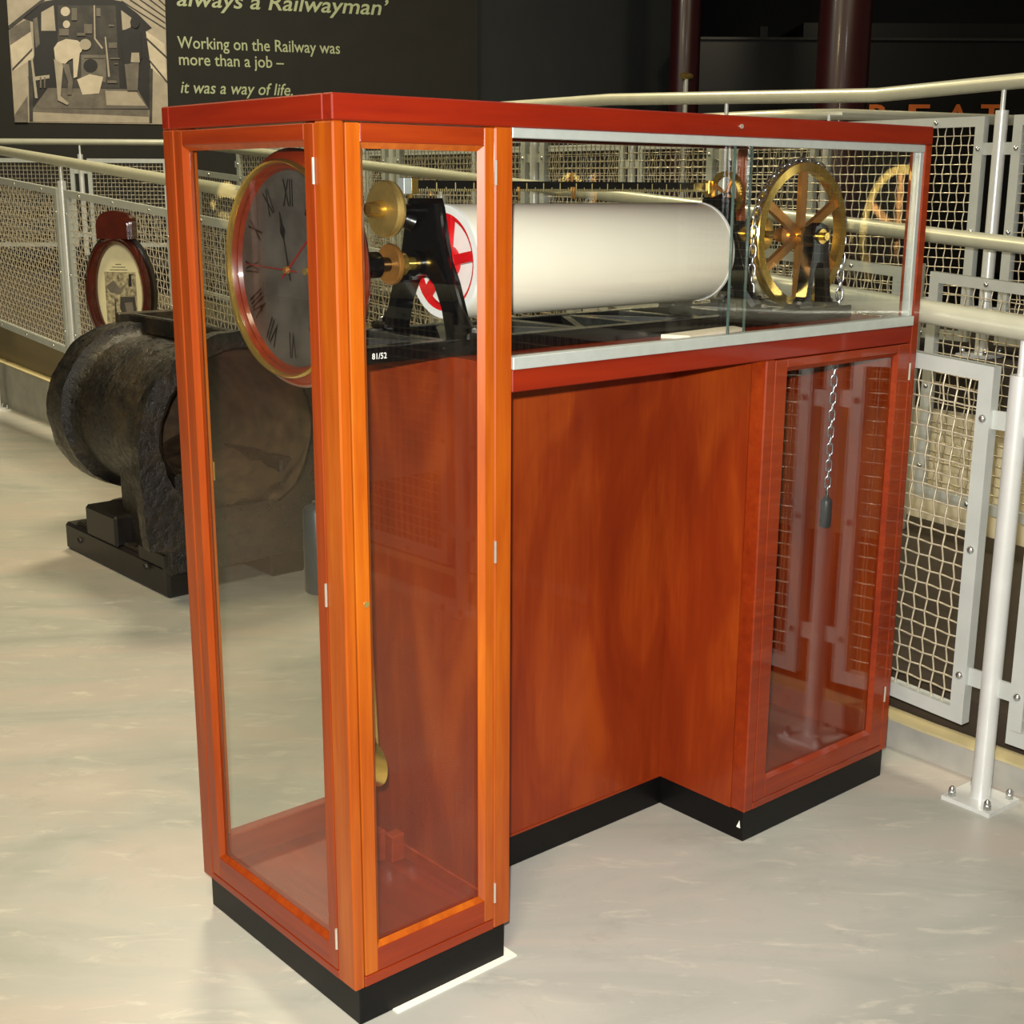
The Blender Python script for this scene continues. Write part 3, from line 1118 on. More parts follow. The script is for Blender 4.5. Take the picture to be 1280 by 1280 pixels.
oval_ring([(0, -.05), (0, .015), (-.012, .03), (-.02, .024), (-.03, .026), (-.042, .012), (-.05, .0), (-.05, -.02)], 'frame', 'framewood', oval)
oval_ring([(.004, -.05), (.012, -.05), (.012, -.005), (.004, .002)], 'outer_edge', 'framedark', oval)
mb = MB()
vs = [opt((RU - .045) * math.cos(a_), (RV - .045) * math.sin(a_), -.012) for a_ in np.linspace(0, 2 * math.pi, 48, endpoint=False)]
mb.add(vs + [opt((RU - .045) * math.cos(a_), (RV - .045) * math.sin(a_), -.02) for a_ in np.linspace(0, 2 * math.pi, 48, endpoint=False)],
       [tuple(range(48)), tuple(range(95, 47, -1))])
mount = mb.build('mount', 'mount', oval)


def oprint(name, pts, mat, lift):
    n = len(pts)
    mb = MB()
    mb.add([opt(u, v, -.012 + lift) for u, v in pts] + [opt(u, v, -.0118 + lift) for u, v in pts],
           [tuple(range(n)), tuple(range(2 * n - 1, n - 1, -1))])
    return mb.build(name, mat, mount)


oprint('engraving', [(-.075, -.19), (.085, -.19), (.085, .10), (-.075, .10)], plain('engraving_paper', (150, 140, 108), 0.6, 0, .75, 55), .0006)
oprint('engraving_smoke', [(-.07, .03), (-.03, .06), (.0, .02), (.04, .05), (.0, -.01), (-.05, -.0)], G['mid'], .001)
oprint('engraving_chimney', [(.045, .03), (.062, .03), (.062, .085), (.08, .09), (.05, .09)], G['dark'], .0014)
oprint('engraving_engine', [(.0, -.02), (.075, -.02), (.08, -.10), (.06, -.18), (.02, -.13), (-.005, -.08)], G['dim'], .0018)
oprint('engraving_engine', [(.02, -.05), (.06, -.045), (.065, -.09), (.03, -.10)], G['mid'], .0022)
oprint('engraving_track', [(-.03, -.03), (-.025, -.03), (-.02, -.18), (-.035, -.18)], G['dim'], .0026)
oprint('engraving_track', [(.03, -.12), (.07, -.185), (.055, -.185), (.02, -.13)], G['dark'], .003)
for i_ in range(3):
    w_ = (.015, .035, .045)[i_]
    oprint('caption_line', [(-w_, .135 - .013 * i_), (w_, .135 - .013 * i_), (w_, .138 - .013 * i_), (-w_, .138 - .013 * i_)], G['dim'], .0008)
crest_w = .090
for k_, (s_, n0_, n1_) in enumerate(((1.0, -.05, .01), (.93, .01, .028), (.86, .028, .045))):
    poly = [(-crest_w * s_, RV - .02), (crest_w * s_, RV - .02), (crest_w * s_, RV + .055 * s_)]
    poly += [(crest_w * s_ * math.cos(a_), RV + .055 * s_ + .06 * s_ * math.sin(a_)) for a_ in np.linspace(.15, math.pi - .15, 12)]
    poly += [(-crest_w * s_, RV + .055 * s_)]
    MB().prism(poly, opt, n0_, n1_).build('crest', 'framewood', oval)
bz = oc[2] - RV
mb = MB()
mb.tube([opt(0, -RV + .1, -.062), tuple(np.array([oc[0], oc[1], 0.02]) - on * .062)], .018, 12)
mb.build('stand_pole', 'framedark', oval)
p0_ = np.array([oc[0], oc[1], 0]) - on * .062
MB().lathe([(0, 0), (0, .15), (.015, .15), (.03, .03), (.03, 0)], tuple(p0_), 'Z', 24).build('stand_base', 'framedark', oval)

# ------------------------------------------------------------------ the display case
case = thing('display_case', 'tall orange mahogany and glass museum case with two legs on a black plinth', 'display case', (0, 0, 0))
PI_ = .012      # plinth set back
# plinth runs
for nm, a_ in (('left', (PI_, W - PI_, PI_ * .3, D - PI_)), ('right', (XR + PI_ * .3, L - PI_, PI_ * .3, D - PI_)), ('mid', (W - PI_, XR + PI_, REC, D - PI_))):
    MB().box(*a_, 0, HP, c=.002).build('plinth', 'plinth', case)
# small white chip on the right plinth corner
MB().prism([(0, 0), (.012, 0), (.003, .02)], lambda u, v, t_: (XR + .0025 - t_, .012 + u, .035 + v), 0, .001).build('paint_chip', 'white', case)

C_ = .003
# floors of both legs
box('leg_floor', 'raily', case, .02, W - .02, .02, D - .02, HP, HP + .02)
box('leg_floor', 'raily', case, XR + .02, L - .02, .02, D - .02, HP, HP + .02)
# corner posts of the left leg
ZT = 1.706
box('post', 'post', case, 0, .0235, 0, .058, HP, ZT, c=C_)
box('post', 'post', case, .351, W, 0, .045, HP, ZT, c=C_)
box('post', 'postshade', case, 0, .045, .565, D, HP, ZT, c=C_)
box('post', 'post', case, W - .045, W, .565, D, HP, ZT, c=C_)
# bottom rails under the doors
box('bottom_rail', 'railx', case, .0235, .351, 0, .03, HP, .103, c=.002)
box('bottom_rail', 'raily', case, 0, .03, .058, .565, HP, .098, c=.002)
box('bottom_rail', 'railx', case, .045, W - .045, D - .03, D, HP, .165, c=.003)
# inner side panel of the left leg
box('side_panel', 'panel', case, W - .022, W, .045, .565, HP, 1.232)
box('skirting', 'railx', case, W - .030, W - .022, .05, .56, HP + .02, .135, c=.002)
box('block', 'railx', case, .33, W - .03, .335, .365, HP + .02, .165, c=.002)
box('block', 'railx', case, .30, .33, .36, .40, HP + .02, .175, c=.002)


def door_y(x0, x1, z0, z1, gx0, gx1, gz0, gz1, y=0.0, th=.024, side='R', name='door', hinges=(), matv='stile', lock=None, bead=True):
    """Glazed door in a plane of constant y; front face at y."""
    d_ = MB()
    g = .0015
    mbv = MB()
    mbv.box(x0 + g, gx0, y, y + th, z0 + g, z1 - g, .0015)
    mbv.box(gx1, x1 - g, y, y + th, z0 + g, z1 - g, .0015)
    dr = mbv.build(name, matv, case)
    MB().box(gx0, gx1, y, y + th, gz1, z1 - g, .0015).build('top_member', 'railx', dr)
    MB().box(gx0, gx1, y, y + th, z0 + g, gz0, .0015).build('bottom_member', 'railx', dr)
    if bead:
        b_ = .010
        m2 = MB()
        yo, yi = y + .001, y + .010

        def slope(p):
            m2.add(p, [(0, 1, 2, 3)])
        slope([(gx0, yo, gz0), (gx0, yo, gz1), (gx0 + b_, yi, gz1 - b_), (gx0 + b_, yi, gz0 + b_)])
        slope([(gx1, yo, gz0), (gx1, yo, gz1), (gx1 - b_, yi, gz1 - b_), (gx1 - b_, yi, gz0 + b_)])
        slope([(gx0, yo, gz0), (gx1, yo, gz0), (gx1 - b_, yi, gz0 + b_), (gx0 + b_, yi, gz0 + b_)])
        slope([(gx0, yo, gz1), (gx1, yo, gz1), (gx1 - b_, yi, gz1 - b_), (gx0 + b_, yi, gz1 - b_)])
        m2.build('bead', matv, dr, recalc=False)
    pane('pane', dr, 'Y', y + .011, .005, gx0 - .004, gx1 + .004, gz0 - .004, gz1 + .004)
    for hz in hinges:
        hx = x1 if side == 'R' else x0
        MB().tube([(hx, y - .002, hz - .022), (hx, y - .002, hz + .022)], .0028, 8).build('hinge', 'hinge', dr)
    if lock:
        MB().tube([(lock[0], y - .0015, lock[1]), (lock[0], y + .004, lock[1])], .006, 12).build('lock', 'brass_dull', dr)
    return dr


def door_x(y0, y1, z0, z1, gy0, gy1, gz0, gz1, x=0.0, th=.024, hinges=(), hy=None):
    g = .0015
    mbv = MB()
    mbv.box(x, x + th, y0 + g, gy0, z0 + g, z1 - g, .0015)
    mbv.box(x, x + th, gy1, y1 - g, z0 + g, z1 - g, .0015)
    dr = mbv.build('door', 'postshade', case)
    MB().box(x, x + th, gy0, gy1, gz1, z1 - g, .0015).build('top_member', 'raily', dr)
    MB().box(x, x + th, gy0, gy1, z0 + g, gz0, .0015).build('bottom_member', 'raily', dr)
    b_ = .010
    m2 = MB()
    xo, xi = x + .001, x + .010
    for p in ([(xo, gy0, gz0), (xo, gy0, gz1), (xi, gy0 + b_, gz1 - b_), (xi, gy0 + b_, gz0 + b_)],
              [(xo, gy1, gz0), (xo, gy1, gz1), (xi, gy1 - b_, gz1 - b_), (xi, gy1 - b_, gz0 + b_)],
              [(xo, gy0, gz0), (xo, gy1, gz0), (xi, gy1 - b_, gz0 + b_), (xi, gy0 + b_, gz0 + b_)],
              [(xo, gy0, gz1), (xo, gy1, gz1), (xi, gy1 - b_, gz1 - b_), (xi, gy0 + b_, gz1 - b_)]):
        m2.add(p, [(0, 1, 2, 3)])
    m2.build('bead', 'postshade', dr, recalc=False)
    pane('pane', dr, 'X', x + .011, .005, gy0 - .004, gy1 + .004, gz0 - .004, gz1 + .004)
    for hz in hinges:
        MB().tube([(x - .002, hy, hz - .022), (x - .002, hy, hz + .022)], .0028, 8).build('hinge', 'hinge', dr)
    return dr


door_y(.0235, .351, .103, 1.705, .055, .326, .155, 1.672, hinges=(1.625, .905, .165), lock=(.046, .86))
door_x(.058, .565, .098, 1.705, .09, .53, .150, 1.675, hinges=(1.625, .873, .17), hy=.059)
# rear glazing of the left leg
mbv = MB()
mbv.box(.045, .062, D - .024, D, .165, ZT, .0015)
mbv.box(W - .062, W - .045, D - .024, D, .165, ZT, .0015)
rd = mbv.build('rear_door', 'stile', case)
pane('pane', rd, 'Y', D - .014, .005, .058, W - .058, .16, 1.69)
MB().tube([(.062, D - .026, .99), (.062, D - .026, 1.03)], .003, 8).build('catch', 'brass', rd)

# right leg
box('post', 'railx', case, XR, 1.2005, 0, .045, HP, 1.215, c=C_)
box('post', 'railx', case, 1.753, L, 0, .045, HP, ZT, c=C_)
box('bottom_rail', 'railx', case, 1.2005, 1.753, 0, .03, HP, .098, c=.002)
door_y(1.2005, 1.753, .098, 1.214, 1.246, 1.70, .148, 1.192, matv='railx', hinges=(1.14, .25))
box('leg_panel', 'panel', case, XR, XR + .02, .045, D, HP, 1.245)
box('end_panel', 'panel', case, L - .02, L, .045, D, HP, 1.245)
box('back_panel', 'panel', case, XR + .02, L - .02, D - .02, D, HP, 1.245)
# recessed centre panel
box('centre_panel', 'panel', case, W, XR, REC, REC + .02, HP, 1.245)
box('panel_foot', 'railx', case, W, XR, REC - .002, REC, HP, HP + .006)
# deck under the upper glazed part
ZD = 1.27
box('apron', 'fascia', case, W, 1.753, 0, .03, 1.215, 1.259, c=.002)
box('deck', 'railx', case, W - .022, L - .002, .03, D - .02, 1.232, ZD)
box('rear_apron', 'fascia', case, W, L, D - .03, D, 1.215, 1.275, c=.002)
# head: fascia all round and a lid
box('fascia', 'fascia', case, 0, L, 0, .03, ZT, H, c=.0025)
box('fascia', 'fasciay', case, 0, .03, .03, D - .03, ZT, H, c=.0025)
box('fascia', 'fascia', case, 0, L, D - .03, D, ZT, H, c=.0025)
box('fascia', 'fasciay', case, L - .03, L, .03, D - .03, ZT, H, c=.0025)
box('lid', 'fascia', case, .03, L - .03, .03, D - .03, H - .02, H - .004)
box('post', 'post', case, L - .022, L, D - .022, D, 1.245, ZT, c=C_)
MB().tube([(1.04, -.003, 1.728), (1.04, .003, 1.728)], .005, 10).build('lock', 'hinge', case)
# aluminium channels for the sliding glass
MB().box(W, 1.7535, .002, .026, 1.688, ZT, .001).build('glass_channel', 'alu', case)
MB().box(W, 1.7535, -.003, .026, 1.259, 1.283, .001).build('glass_channel', 'alu', case)
MB().box(1.738, 1.7535, .004, .026, 1.283, 1.688, .001).build('glass_channel', 'alu', case)
for (x0_, x1_, y_) in ((W + .002, 1.102, .016), (1.034, 1.745, .006)):
    gl = pane('sliding_glass', case, 'Y', y_, .006, x0_, x1_, 1.279, 1.692)
    for xe in ((x1_,) if x1_ < 1.5 else (x0_,)):
        MB().box(xe - .0008, xe + .0008, y_ - .0003, y_ + .0063, 1.283, 1.690).build('ground_edge', 'glassedge', gl)
pane('rear_glass', case, 'Y', D - .014, .006, W - .01, L - .02, 1.27, 1.70)
pane('end_glass', case, 'X', L - .012, .006, .044, D - .02, 1.25, 1.71)

# white strip under the left plinth
tag(MB().box(.09, .405, -.012, .05, 0, .003).build('floor_strip', 'tape'), 'thin white strip lying on the floor under the black plinth', 'strip')
# cream card on the deck
cc = [(.955, .135), (.985, .075), (1.215, .115), (1.235, .165)]
mb = MB()
mb.prism(cc, lambda u, v, t_: (u, v, t_), ZD, ZD + .008)
tag(mb.build('caption_card', 'card'), 'blank cream card lying on the case deck in front of the drum', 'card')

# ------------------------------------------------------------------ the recording machine
DY, DZ, DR = .30, 1.447, .117
mach = thing('drum_recorder', 'black cast iron recording machine with a large cream drum and brass wheels', 'machine', (.93, DY, ZD))
BX0, BX1, BY0, BY1, BZ0, BZ1 = .165, 1.71, .158, .455, ZD, 1.302
bd = MB()
bd.box(BX0, BX1, BY0, BY0 + .03, BZ0, BZ1, .002)
bd.box(BX0, BX1, BY1 - .03, BY1, BZ0, BZ1, .002)
bed = bd.build('bed', 'iron', mach)
bt = MB()
bt.box(BX0, BX1, BY0 + .002, BY0 + .03, BZ1 - .001, BZ1 + .0015)
bt.box(BX0, BX1, BY1 - .03, BY1 - .002, BZ1 - .001, BZ1 + .0015)
bt.build('planed_face', 'bed', bed)
nx = 9
xs = np.linspace(BX0 + .015, BX1 - .015, nx)
for x_ in xs:
    MB().box(x_ - .014, x_ + .014, BY0 + .029, BY1 - .029, BZ0 + .004, BZ1, .001).build('cross_bar', 'bed', bed)
for i in range(nx - 1):
    s_ = i % 2
    ya_, yb_ = (BY0 + .03, BY1 - .03) if s_ else (BY1 - .03, BY0 + .03)
    MB().bar((xs[i] + .01, ya_, BZ1 - .008), (xs[i + 1] - .01, yb_, BZ1 - .008), .018, .014, (0, 0, 1)).build('brace', 'bed', bed)
box('tray', 'bedtray', bed, W, BX1 - .01, BY0 + .028, BY1 - .028, ZD - .001, ZD + .004)
tx = text_mesh('inventory_number', '81/52', 'white', bed, (.178, BY0 - .0004, 1.281), (1, 0, 0), (0, 0, 1), width=.034, height=.016, bold=.01)

# drum
dx0, dx1 = .463, 1.252
drum = MB().lathe([(0, DR - .013), (0, DR), (.004, DR + .001), (dx1 - dx0 - .004, DR + .001), (dx1 - dx0, DR), (dx1 - dx0, DR - .013)], (dx0, DY, DZ), 'X', 72).build('drum', 'cream', mach)
MB().lathe([(-.0015, DR - .016), (-.0015, DR), (.006, DR + .0018), (.006, DR)], (dx0, DY, DZ), 'X', 72).build('rim', 'white', drum)
MB().lathe([(-.006, DR), (-.006, DR + .0022), (.0015, DR + .0022), (.0015, DR - .016)], (dx1, DY, DZ), 'X', 72).build('rim', 'white', drum)
MB().lathe([(.030, .0), (.030, DR - .008)], (dx0, DY, DZ), 'X', 48).build('drum_head', 'white', drum)
MB().lathe([(-.030, .0), (-.030, DR - .008)], (dx1, DY, DZ), 'X', 48).build('drum_head', 'white', drum)
MB().lathe([(.012, DR - .026), (.004, DR - .026), (.004, DR - .012), (.012, DR - .012)], (dx0, DY, DZ), 'X', 48).build('spider_rim', 'red', drum)
MB().lathe([(-.02, 0), (-.02, .024), (.0, .033), (.02, .033), (.02, 0)], (dx0, DY, DZ), 'X', 24).build('spider_hub', 'red', drum)
for i in range(5):
    a_ = math.radians(82 + 72 * i)
    u_ = np.array([0, -math.cos(a_), math.sin(a_)])
    MB().bar(np.array([dx0 + .008, DY, DZ]) + u_ * .018, np.array([dx0 + .008, DY, DZ]) + u_ * (DR - .014), .021, .012, (1, 0, 0)).build('spoke', 'red', drum)
MB().tube([(.16, DY, DZ), (1.37, DY, DZ)], .008, 12).build('main_shaft', 'chain', mach)


# end standards of the drum (A-frames in the y-z plane)
def standard(x, name='standard', arm=True):
    t_ = .044
    zf = BZ1
    half = [(.155, 0), (.155, .012), (.128, .022), (.112, .06), (.090, .112), (.066, .15), (.052, .20), (.038, .258), (.030, .275)]
    inn = [(.100, 0), (.097, .014), (.084, .06), (.056, .108), (.030, .124)]
    poly = half + [(-u, v) for u, v in half[::-1]] + [(-u, v) for u, v in inn] + inn[::-1]
    mb = MB()
    mb.prism(poly, lambda u, v, q_: (x + q_, DY - .005 + u * .92, zf + v), -t_ / 2, t_ / 2)
    st = mb.build(name, 'iron', mach)
    # flange ribs along the outline
    m2 = MB()
    for s_ in (-1, 1):
        m2.tube([(x, DY - .005 + s_ * .134, zf + .014), (x, DY - .005 + s_ * .098, zf + .055), (x, DY - .005 + s_ * .072, zf + .115),
                 (x, DY - .005 + s_ * .042, zf + .20), (x, DY - .005 + s_ * .030, zf + .262)], [.018, .015, .014, .013, .014], 8)
    m2.build('rib', 'iron', st)
    MB().lathe([(-.03, 0), (-.03, .026), (.03, .026), (.03, 0)], (x, DY, DZ), 'X', 24).build('bearing', 'iron', st)
    for s_ in (-1, 1):
        MB().box(x - .026, x + .026, DY - .005 + s_ * .140 - .028, DY - .005 + s_ * .140 + .028, zf, zf + .016, .004).build('foot', 'iron', st)
        MB().lathe([(0, .0), (0, .008), (.008, .008), (.010, .0)], (x + .0, DY - .005 + s_ * .158, zf + .015), 'Z', 8).build('bolt', 'bolt', st)
    return st


s1 = standard(.415)
s2 = standard(1.318)
# arm and upper pulley on the left standard
mb = MB()
mb.tube([(.40, .315, 1.53), (.36, .335, 1.548), (.325, .345, 1.556)], [.022, .015, .012], 12)
mb.build('pulley_arm', 'iron', s1)
pl_ = MB().lathe([(-.012, 0), (-.012, .040), (-.010, .054), (-.004, .056), (0, .050), (.004, .056), (.010, .054), (.012, .040), (.012, 0)], (.312, .29, 1.556), 'X', 40).build('pulley', 'brass_dull', mach)
MB().lathe([(-.045, 0), (-.045, .013), (-.03, .015), (-.012, .018), (-.012, 0)], (.312, .29, 1.556), 'X', 20).build('pulley_boss', 'brass', pl_)
mb = MB()
mb.tube([(.322, .29, 1.556), (.40, .30, 1.552)], .012, 12)
mb.build('pulley_axle', 'iron', pl_)
# coupling on the main shaft
MB().lathe([(0, 0), (0, .022), (.02, .024), (.024, .014), (.05, .013), (.054, .022), (.07, .022), (.07, 0)], (.338, DY, DZ), 'X', 24).build('collar', 'brass', mach)
MB().lathe([(0, 0), (0, .040), (.006, .042), (.012, .040), (.012, 0)], (.322, DY, DZ), 'X', 32).build('coupling_disc', 'copper', mach)
MB().lathe([(0, 0), (0, .016), (.05, .018), (.06, .026), (.10, .026), (.105, .016), (.13, .014), (.13, 0)], (.195, DY, DZ), 'X', 20).build('coupling_sleeve', 'iron', mach)

# graduated rule above the drum
RZ0, RZ1, RY0 = 1.590, 1.612, .335
rule = MB().box(.42, 1.325, RY0, RY0 + .010, RZ0, RZ1, .001).build('rule', 'rule', mach)
tk = MB()
for i in range(0, 181):
    x_ = .424 + i * .005
    h_ = .014 if i % 10 == 0 else (.009 if i % 5 == 0 else .0055)
    w_ = .0007 if i % 10 else .0010
    tk.box(x_ - w_, x_ + w_, RY0 - .0006, RY0 + .0004, RZ0, RZ0 + h_ + (.004 if i % 10 == 0 else 0))
tko = tk.build('graduations', 'tick', rule)
tko['kind'] = 'stuff'
for (x0_, x1_, m_) in ((.405, .423, 'brass'), (1.322, 1.338, 'brass'), (.386, .406, 'alu')):
    MB().box(x0_, x1_, RY0 - .006, RY0 + .016, 1.585, 1.617, .001).build('rule_clamp', m_, rule)
MB().tube([(.405, RY0, 1.568), (.405, RY0, 1.592)], .006, 8).build('rule_pillar', 'brass', rule)
MB().tube([(1.325, RY0, 1.568), (1.325, RY0, 1.592)], .006, 8).build('rule_pillar', 'brass', rule)
MB().tube([(.86, RY0, 1.612), (.86, RY0, 1.632)], .0035, 8).build('pointer', 'copper', rule)
for xq in (.70, .86, .868):
    MB().box(xq - .0015, xq + .0015, RY0 - .003, RY0, 1.574, 1.60).build('stylus', 'copper', rule)

# pair of brass gears behind the right standard
def spoked(name, c, axis, r, w, nsp, mat, parent, spw=.012, a0=0.0, groove=True, rim=.02):
    if groove:
        prof = [(-w, r - rim), (-w, r - .002), (-w * .8, r), (-w * .3, r - .006), (w * .3, r - .006), (w * .8, r), (w, r - .002), (w, r - rim), (-w, r - rim)]
    else:
        prof = [(-w, r - rim), (-w, r), (w, r), (w, r - rim), (-w, r - rim)]
    o = MB().lathe(prof, c, axis, 64).build(name, mat, parent)
    MB().lathe([(-w * 1.6, 0), (-w * 1.6, r * .13), (w * 1.6, r * .13), (w * 1.6, 0)], c, axis, 24).build('hub', mat, o)
    for i in range(nsp):
        a_ = a0 + 2 * math.pi * i / nsp
        if axis == 'Y':
            u_ = np.array([math.sin(a_), 0, math.cos(a_)])
            nn = (0, 1, 0)
        else:
            u_ = np.array([0, math.cos(a_), math.sin(a_)])
            nn = (1, 0, 0)
        MB().bar(np.array(c) + u_ * r * .10, np.array(c) + u_ * (r - rim * .8), spw, w * 1.1, nn).build('spoke', 'copper', o)
    return o


g1 = spoked('gear', (1.375, .318, 1.585), 'X', .052, .006, 4, 'brass', mach, .008, .5, False, .010)
mb = MB()
for i in range(48):
    a_ = 2 * math.pi * i / 48
    mb.bar(np.array([1.375, .318 + .051 * math.cos(a_), 1.585 + .051 * math.sin(a_)]), np.array([1.375, .318 + .0555 * math.cos(a_), 1.585 + .0555 * math.sin(a_)]), .003, .011, (1, 0, 0))
mb.build('teeth', 'brass', g1)
MB().tube([(1.30, .318, 1.56), (1.385, .318, 1.585)], .009, 10).build('gear_stub', 'iron', mach)
# great chain wheel
WY, WX, WZ, WR = .225, 1.561, 1.482, .183
wheel = spoked('chain_wheel', (WX, WY, WZ), 'Y', WR, .013, 6, 'brass', mach, .022, 0.0, True, .024)
MB().tube([(WX, WY - .085, WZ), (WX, .44, WZ)], .010, 14).build('wheel_shaft', 'brass', wheel)
MB().lathe([(0, 0), (0, .030), (.012, .034), (.03, .020), (.05, .018), (.05, 0)], (WX, WY + .02, WZ), 'Y', 24).build('collar', 'copper', wheel)
MB().lathe([(0, 0), (0, .045), (.012, .045), (.012, 0)], (WX, WY + .12, WZ), 'Y', 32).build('pinion', 'brass_dull', wheel)
for y_ in (WY - .052, .425):
    poly = [(-.066, 0), (-.066, .012), (-.050, .03), (-.040, .105), (-.030, .155), (-.034, .18), (-.024, .204), (0, .213), (.024, .204), (.034, .18), (.030, .155),
            (.040, .105), (.050, .03), (.066, .012), (.066, 0), (.030, 0), (.028, .03), (.020, .095), (.010, .115), (-.010, .115), (-.020, .095), (-.028, .03), (-.030, 0)]
    mb = MB()
    mb.prism(poly, lambda u, v, q_: (WX + u, y_ + q_, BZ1 + v), -.016, .016)
    st = mb.build('wheel_standard', 'iron', mach)
    MB().lathe([(-.020, 0), (-.020, .019), (.020, .019), (.020, 0)], (WX, y_, WZ), 'Y', 20).build('bush', 'brass', st)
    for s_ in (-1, 1):
        MB().box(WX + s_ * .055 - .026, WX + s_ * .055 + .026, y_ - .024, y_ + .024, BZ1, BZ1 + .013, .003).build('foot', 'iron', st)
        MB().lathe([(0, 0), (0, .007), (.008, .007), (.010, 0)], (WX + s_ * .066, y_ - .008, BZ1 + .012), 'Z', 8).build('bolt', 'bolt', st)

# ------------------------------------------------------------------ chain and its weight
chain = thing('weight_chain', 'galvanised link chain over the brass wheel with a dark cylindrical weight', 'chain', (WX + WR, WY, .78))
PIT = .0235


def link_mesh():
    mb = MB()
    pts = []
    a_, b_ = .0078, .0088
    for i in range(5):
        t_ = math.pi * i / 4
        pts.append((a_ * math.cos(t_), 0, b_ + a_ * math.sin(t_)))
    for i in range(5):
        t_ = math.pi + math.pi * i / 4
        pts.append((a_ * math.cos(t_), 0, -b_ + a_ * math.sin(t_)))
    pts.append(pts[0])
    mb.tube(pts, .0025, 5, caps=False)
    me = bpy.data.meshes.new('link')
    me.from_pydata(mb.v, [], mb.f)
    me.polygons.foreach_set('use_smooth', [True] * len(me.polygons))
    me.materials.append(M['chain'])
    return me


LM = link_mesh()
path = []
rc = WR + .003
s_ = 0.0
down = WZ - .785
tot = down + math.pi * rc + (WZ - ZD)
nl = int(tot / PIT)
for i in range(nl):
    s_ = i * PIT
    if s_ < down:
        p, ang = (WX + rc, .785 + s_), 0.0
    elif s_ < down + math.pi * rc:
        a_ = (s_ - down) / rc
        p, ang = (WX + rc * math.cos(a_), WZ + rc * math.sin(a_)), -a_
    else:
        p, ang = (WX - rc, WZ - (s_ - down - math.pi * rc)), math.pi
    o = bpy.data.objects.new('link', LM)
    COL.objects.link(o)
    o.parent = chain
    o.location = (p[0] - chain.location[0], 0, p[1] - chain.location[2])
    o.rotation_euler = (Matrix.Rotation(ang, 3, 'Y') @ Matrix.Rotation(math.radians(45 + 90 * (i % 2)), 3, 'Z')).to_euler()
wx = WX + rc
wgt = MB().lathe([(-.105, 0), (-.105, .012), (-.100, .0165), (-.03, .0165), (-.025, .0145), (-.018, .006), (-.006, .005), (-.006, 0)], (wx, WY, .785), 'Z', 24).build('weight', 'leadgrey', chain)
MB().tube([(wx, WY, .772), (wx, WY, .785)], .0022, 6).build('hook', 'chain', wgt)

# ------------------------------------------------------------------ the clock in the left leg
KX, KY, KZ = .085, .315, 1.443
clock = thing('wall_clock', 'round mahogany clock with dark silvered dial and brass bezel inside the case', 'clock', (KX, KY, KZ))
MB().lathe([(.060, 0), (.060, .195), (.055, .215), (.040, .226), (.026, .227), (.016, .220), (.012, .205), (.012, .19), (.03, .18), (.03, 0)], (KX, KY, KZ), 'X', 72).build('case_ring', 'clockwood', clock)
MB().lathe([(.018, .204), (.004, .207), (-.004, .206), (-.008, .203), (-.006, .200), (0, .199), (.003, .198)], (KX, KY, KZ), 'X', 72).build('bezel', 'brass', clock)
MB().lathe([(.003, .199), (.010, .195), (.020, .187)], (KX, KY, KZ), 'X', 72).build('sight_ring', 'clockwood', clock)  # bezel's inner bevel, with the wood's reflection put in as wood colour
dial = MB().lathe([(.020, 0), (.020, .190)], (KX, KY, KZ), 'X', 64).build('dial', 'dial', clock)
for h_, s_ in enumerate(('XII', 'I', 'II', 'III', 'IIII', 'V', 'VI', 'VII', 'VIII', 'IX', 'X', 'XI')):
    a_ = math.radians(30 * h_)
    rad = np.array([0, -math.sin(a_), math.cos(a_)])     # outward on the dial
    tan = np.array([0, -math.cos(a_), -math.sin(a_)])    # clockwise seen from the front
    base = np.array([KX + .0185, KY, KZ]) + rad * .120
    w_ = {1: .007, 2: .020, 3: .031, 4: .038}[min(len(s_), 4)] * (1.15 if 'X' in s_ or 'V' in s_ else 1)
    if s_ in ('V', 'X'):
        w_ = .020
    text_mesh('numeral', s_, 'ink', dial, base, tan, rad, width=w_, height=.050 / .7, bold=.012, align='CENTER', thick=.0008)


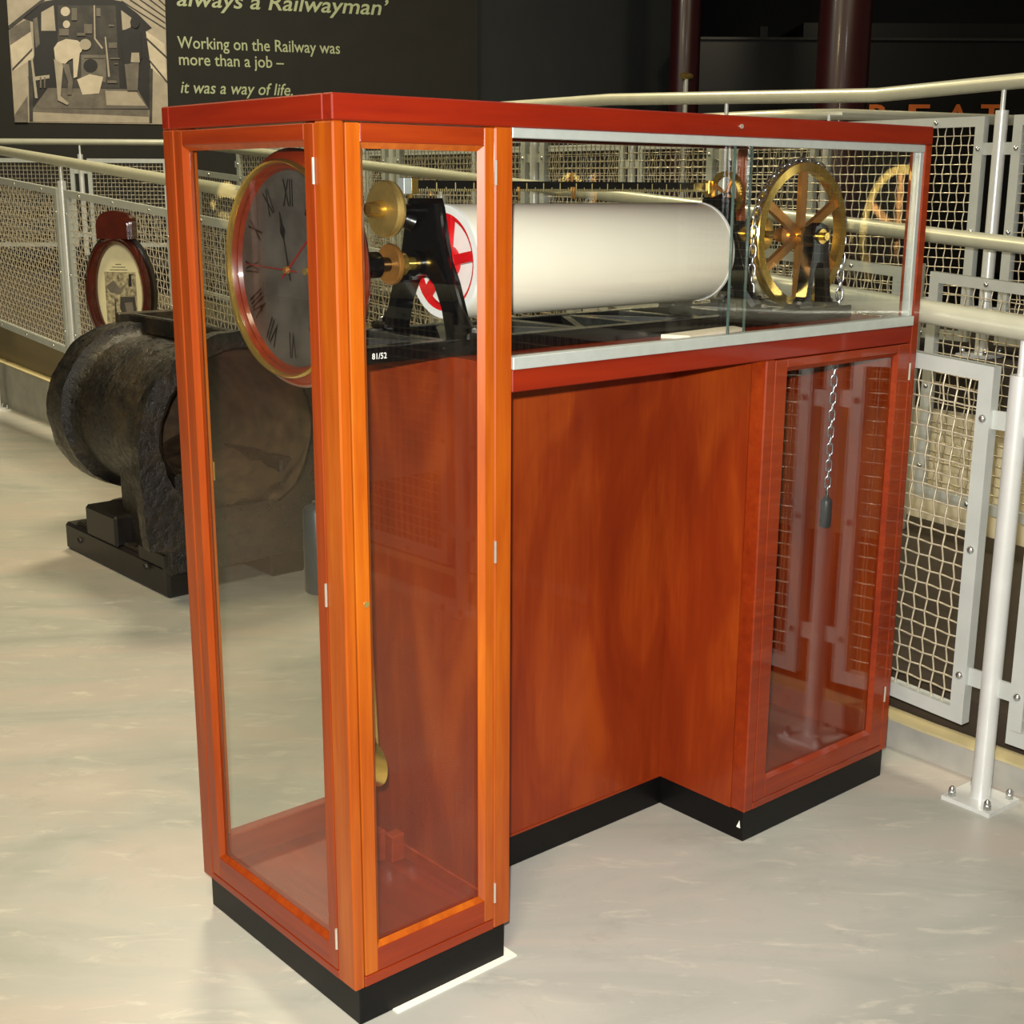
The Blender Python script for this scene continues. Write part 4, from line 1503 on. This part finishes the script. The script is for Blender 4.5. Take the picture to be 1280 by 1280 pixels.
def hand(name, mat, ang, pts, lift):
    a_ = math.radians(ang)
    rad = np.array([0, -math.sin(a_), math.cos(a_)])
    tan = np.array([0, -math.cos(a_), -math.sin(a_)])
    mb = MB()
    c0 = np.array([KX, KY, KZ])
    mb.prism(pts, lambda u, v, q_: tuple(c0 + tan * u + rad * v + np.array([q_, 0, 0])), lift, lift + .0012)
    return mb.build(name, mat, clock)


hand('hour_hand', 'ink', -14, [(-.0015, -.02), (.0015, -.02), (.0015, .06), (.009, .075), (.004, .088), (.0008, .112), (-.0008, .112), (-.004, .088), (-.009, .075), (-.0015, .06)], .014)
hand('minute_hand', 'handred', 52, [(-.0022, -.025), (.0022, -.025), (.001, .165), (-.001, .165)], .011)
hand('second_hand', 'handred', 272, [(-.0012, -.04), (.0012, -.04), (.0006, .155), (-.0006, .155)], .008)
MB().lathe([(.004, 0), (.004, .006), (.012, .008), (.012, 0)], (KX, KY, KZ), 'X', 16).build('arbor', 'copper', clock)
MB().lathe([(.0125, 0), (.0145, .007), (.020, .007)], (KX, KY - .055, KZ), 'X', 16).build('winding_hole', 'brass_dull', clock)
MB().lathe([(-.001, 0), (-.001, .1985), (.002, .1985), (.002, 0)], (KX, KY, KZ), 'X', 64).build('glass', 'glass', clock)
box('movement_box', 'clockwood', clock, KX + .058, KX + .105, KY - .07, KY + .07, KZ - .11, KZ + .11, c=.004)
# bracket tying the clock to the leg's inner panel
box('bracket', 'clockwood', clock, KX + .045, W - .02, .40, .44, 1.24, 1.27, c=.003)
MB().tube([(KX + .08, .20, KZ - .10), (KX + .095, .17, .49)], .004, 8).build('pendulum_rod', 'brass_dull', clock)
MB().lathe([(-.012, 0), (-.008, .035), (0, .050), (.008, .035), (.012, 0)], (.172, .172, .452), 'X', 36).build('pendulum_bob', 'brass', clock)
MB().tube([(KX + .095, .17, .50), (.172, .172, .452)], .003, 8).build('pendulum_crutch', 'brass_dull', clock)
mb = MB()
mb.lathe([(-.19, 0), (-.19, .026), (-.185, .030), (-.02, .030), (-.012, .026), (-.005, .010), (0, .010), (0, 0)], (.137, .30, .985), 'Z', 28)
mb.build('driving_weight', 'leadgrey', clock)
MB().tube([(.137, .30, .98), (.160, .30, 1.36)], .0015, 6).build('weight_line', 'brass_dull', clock)
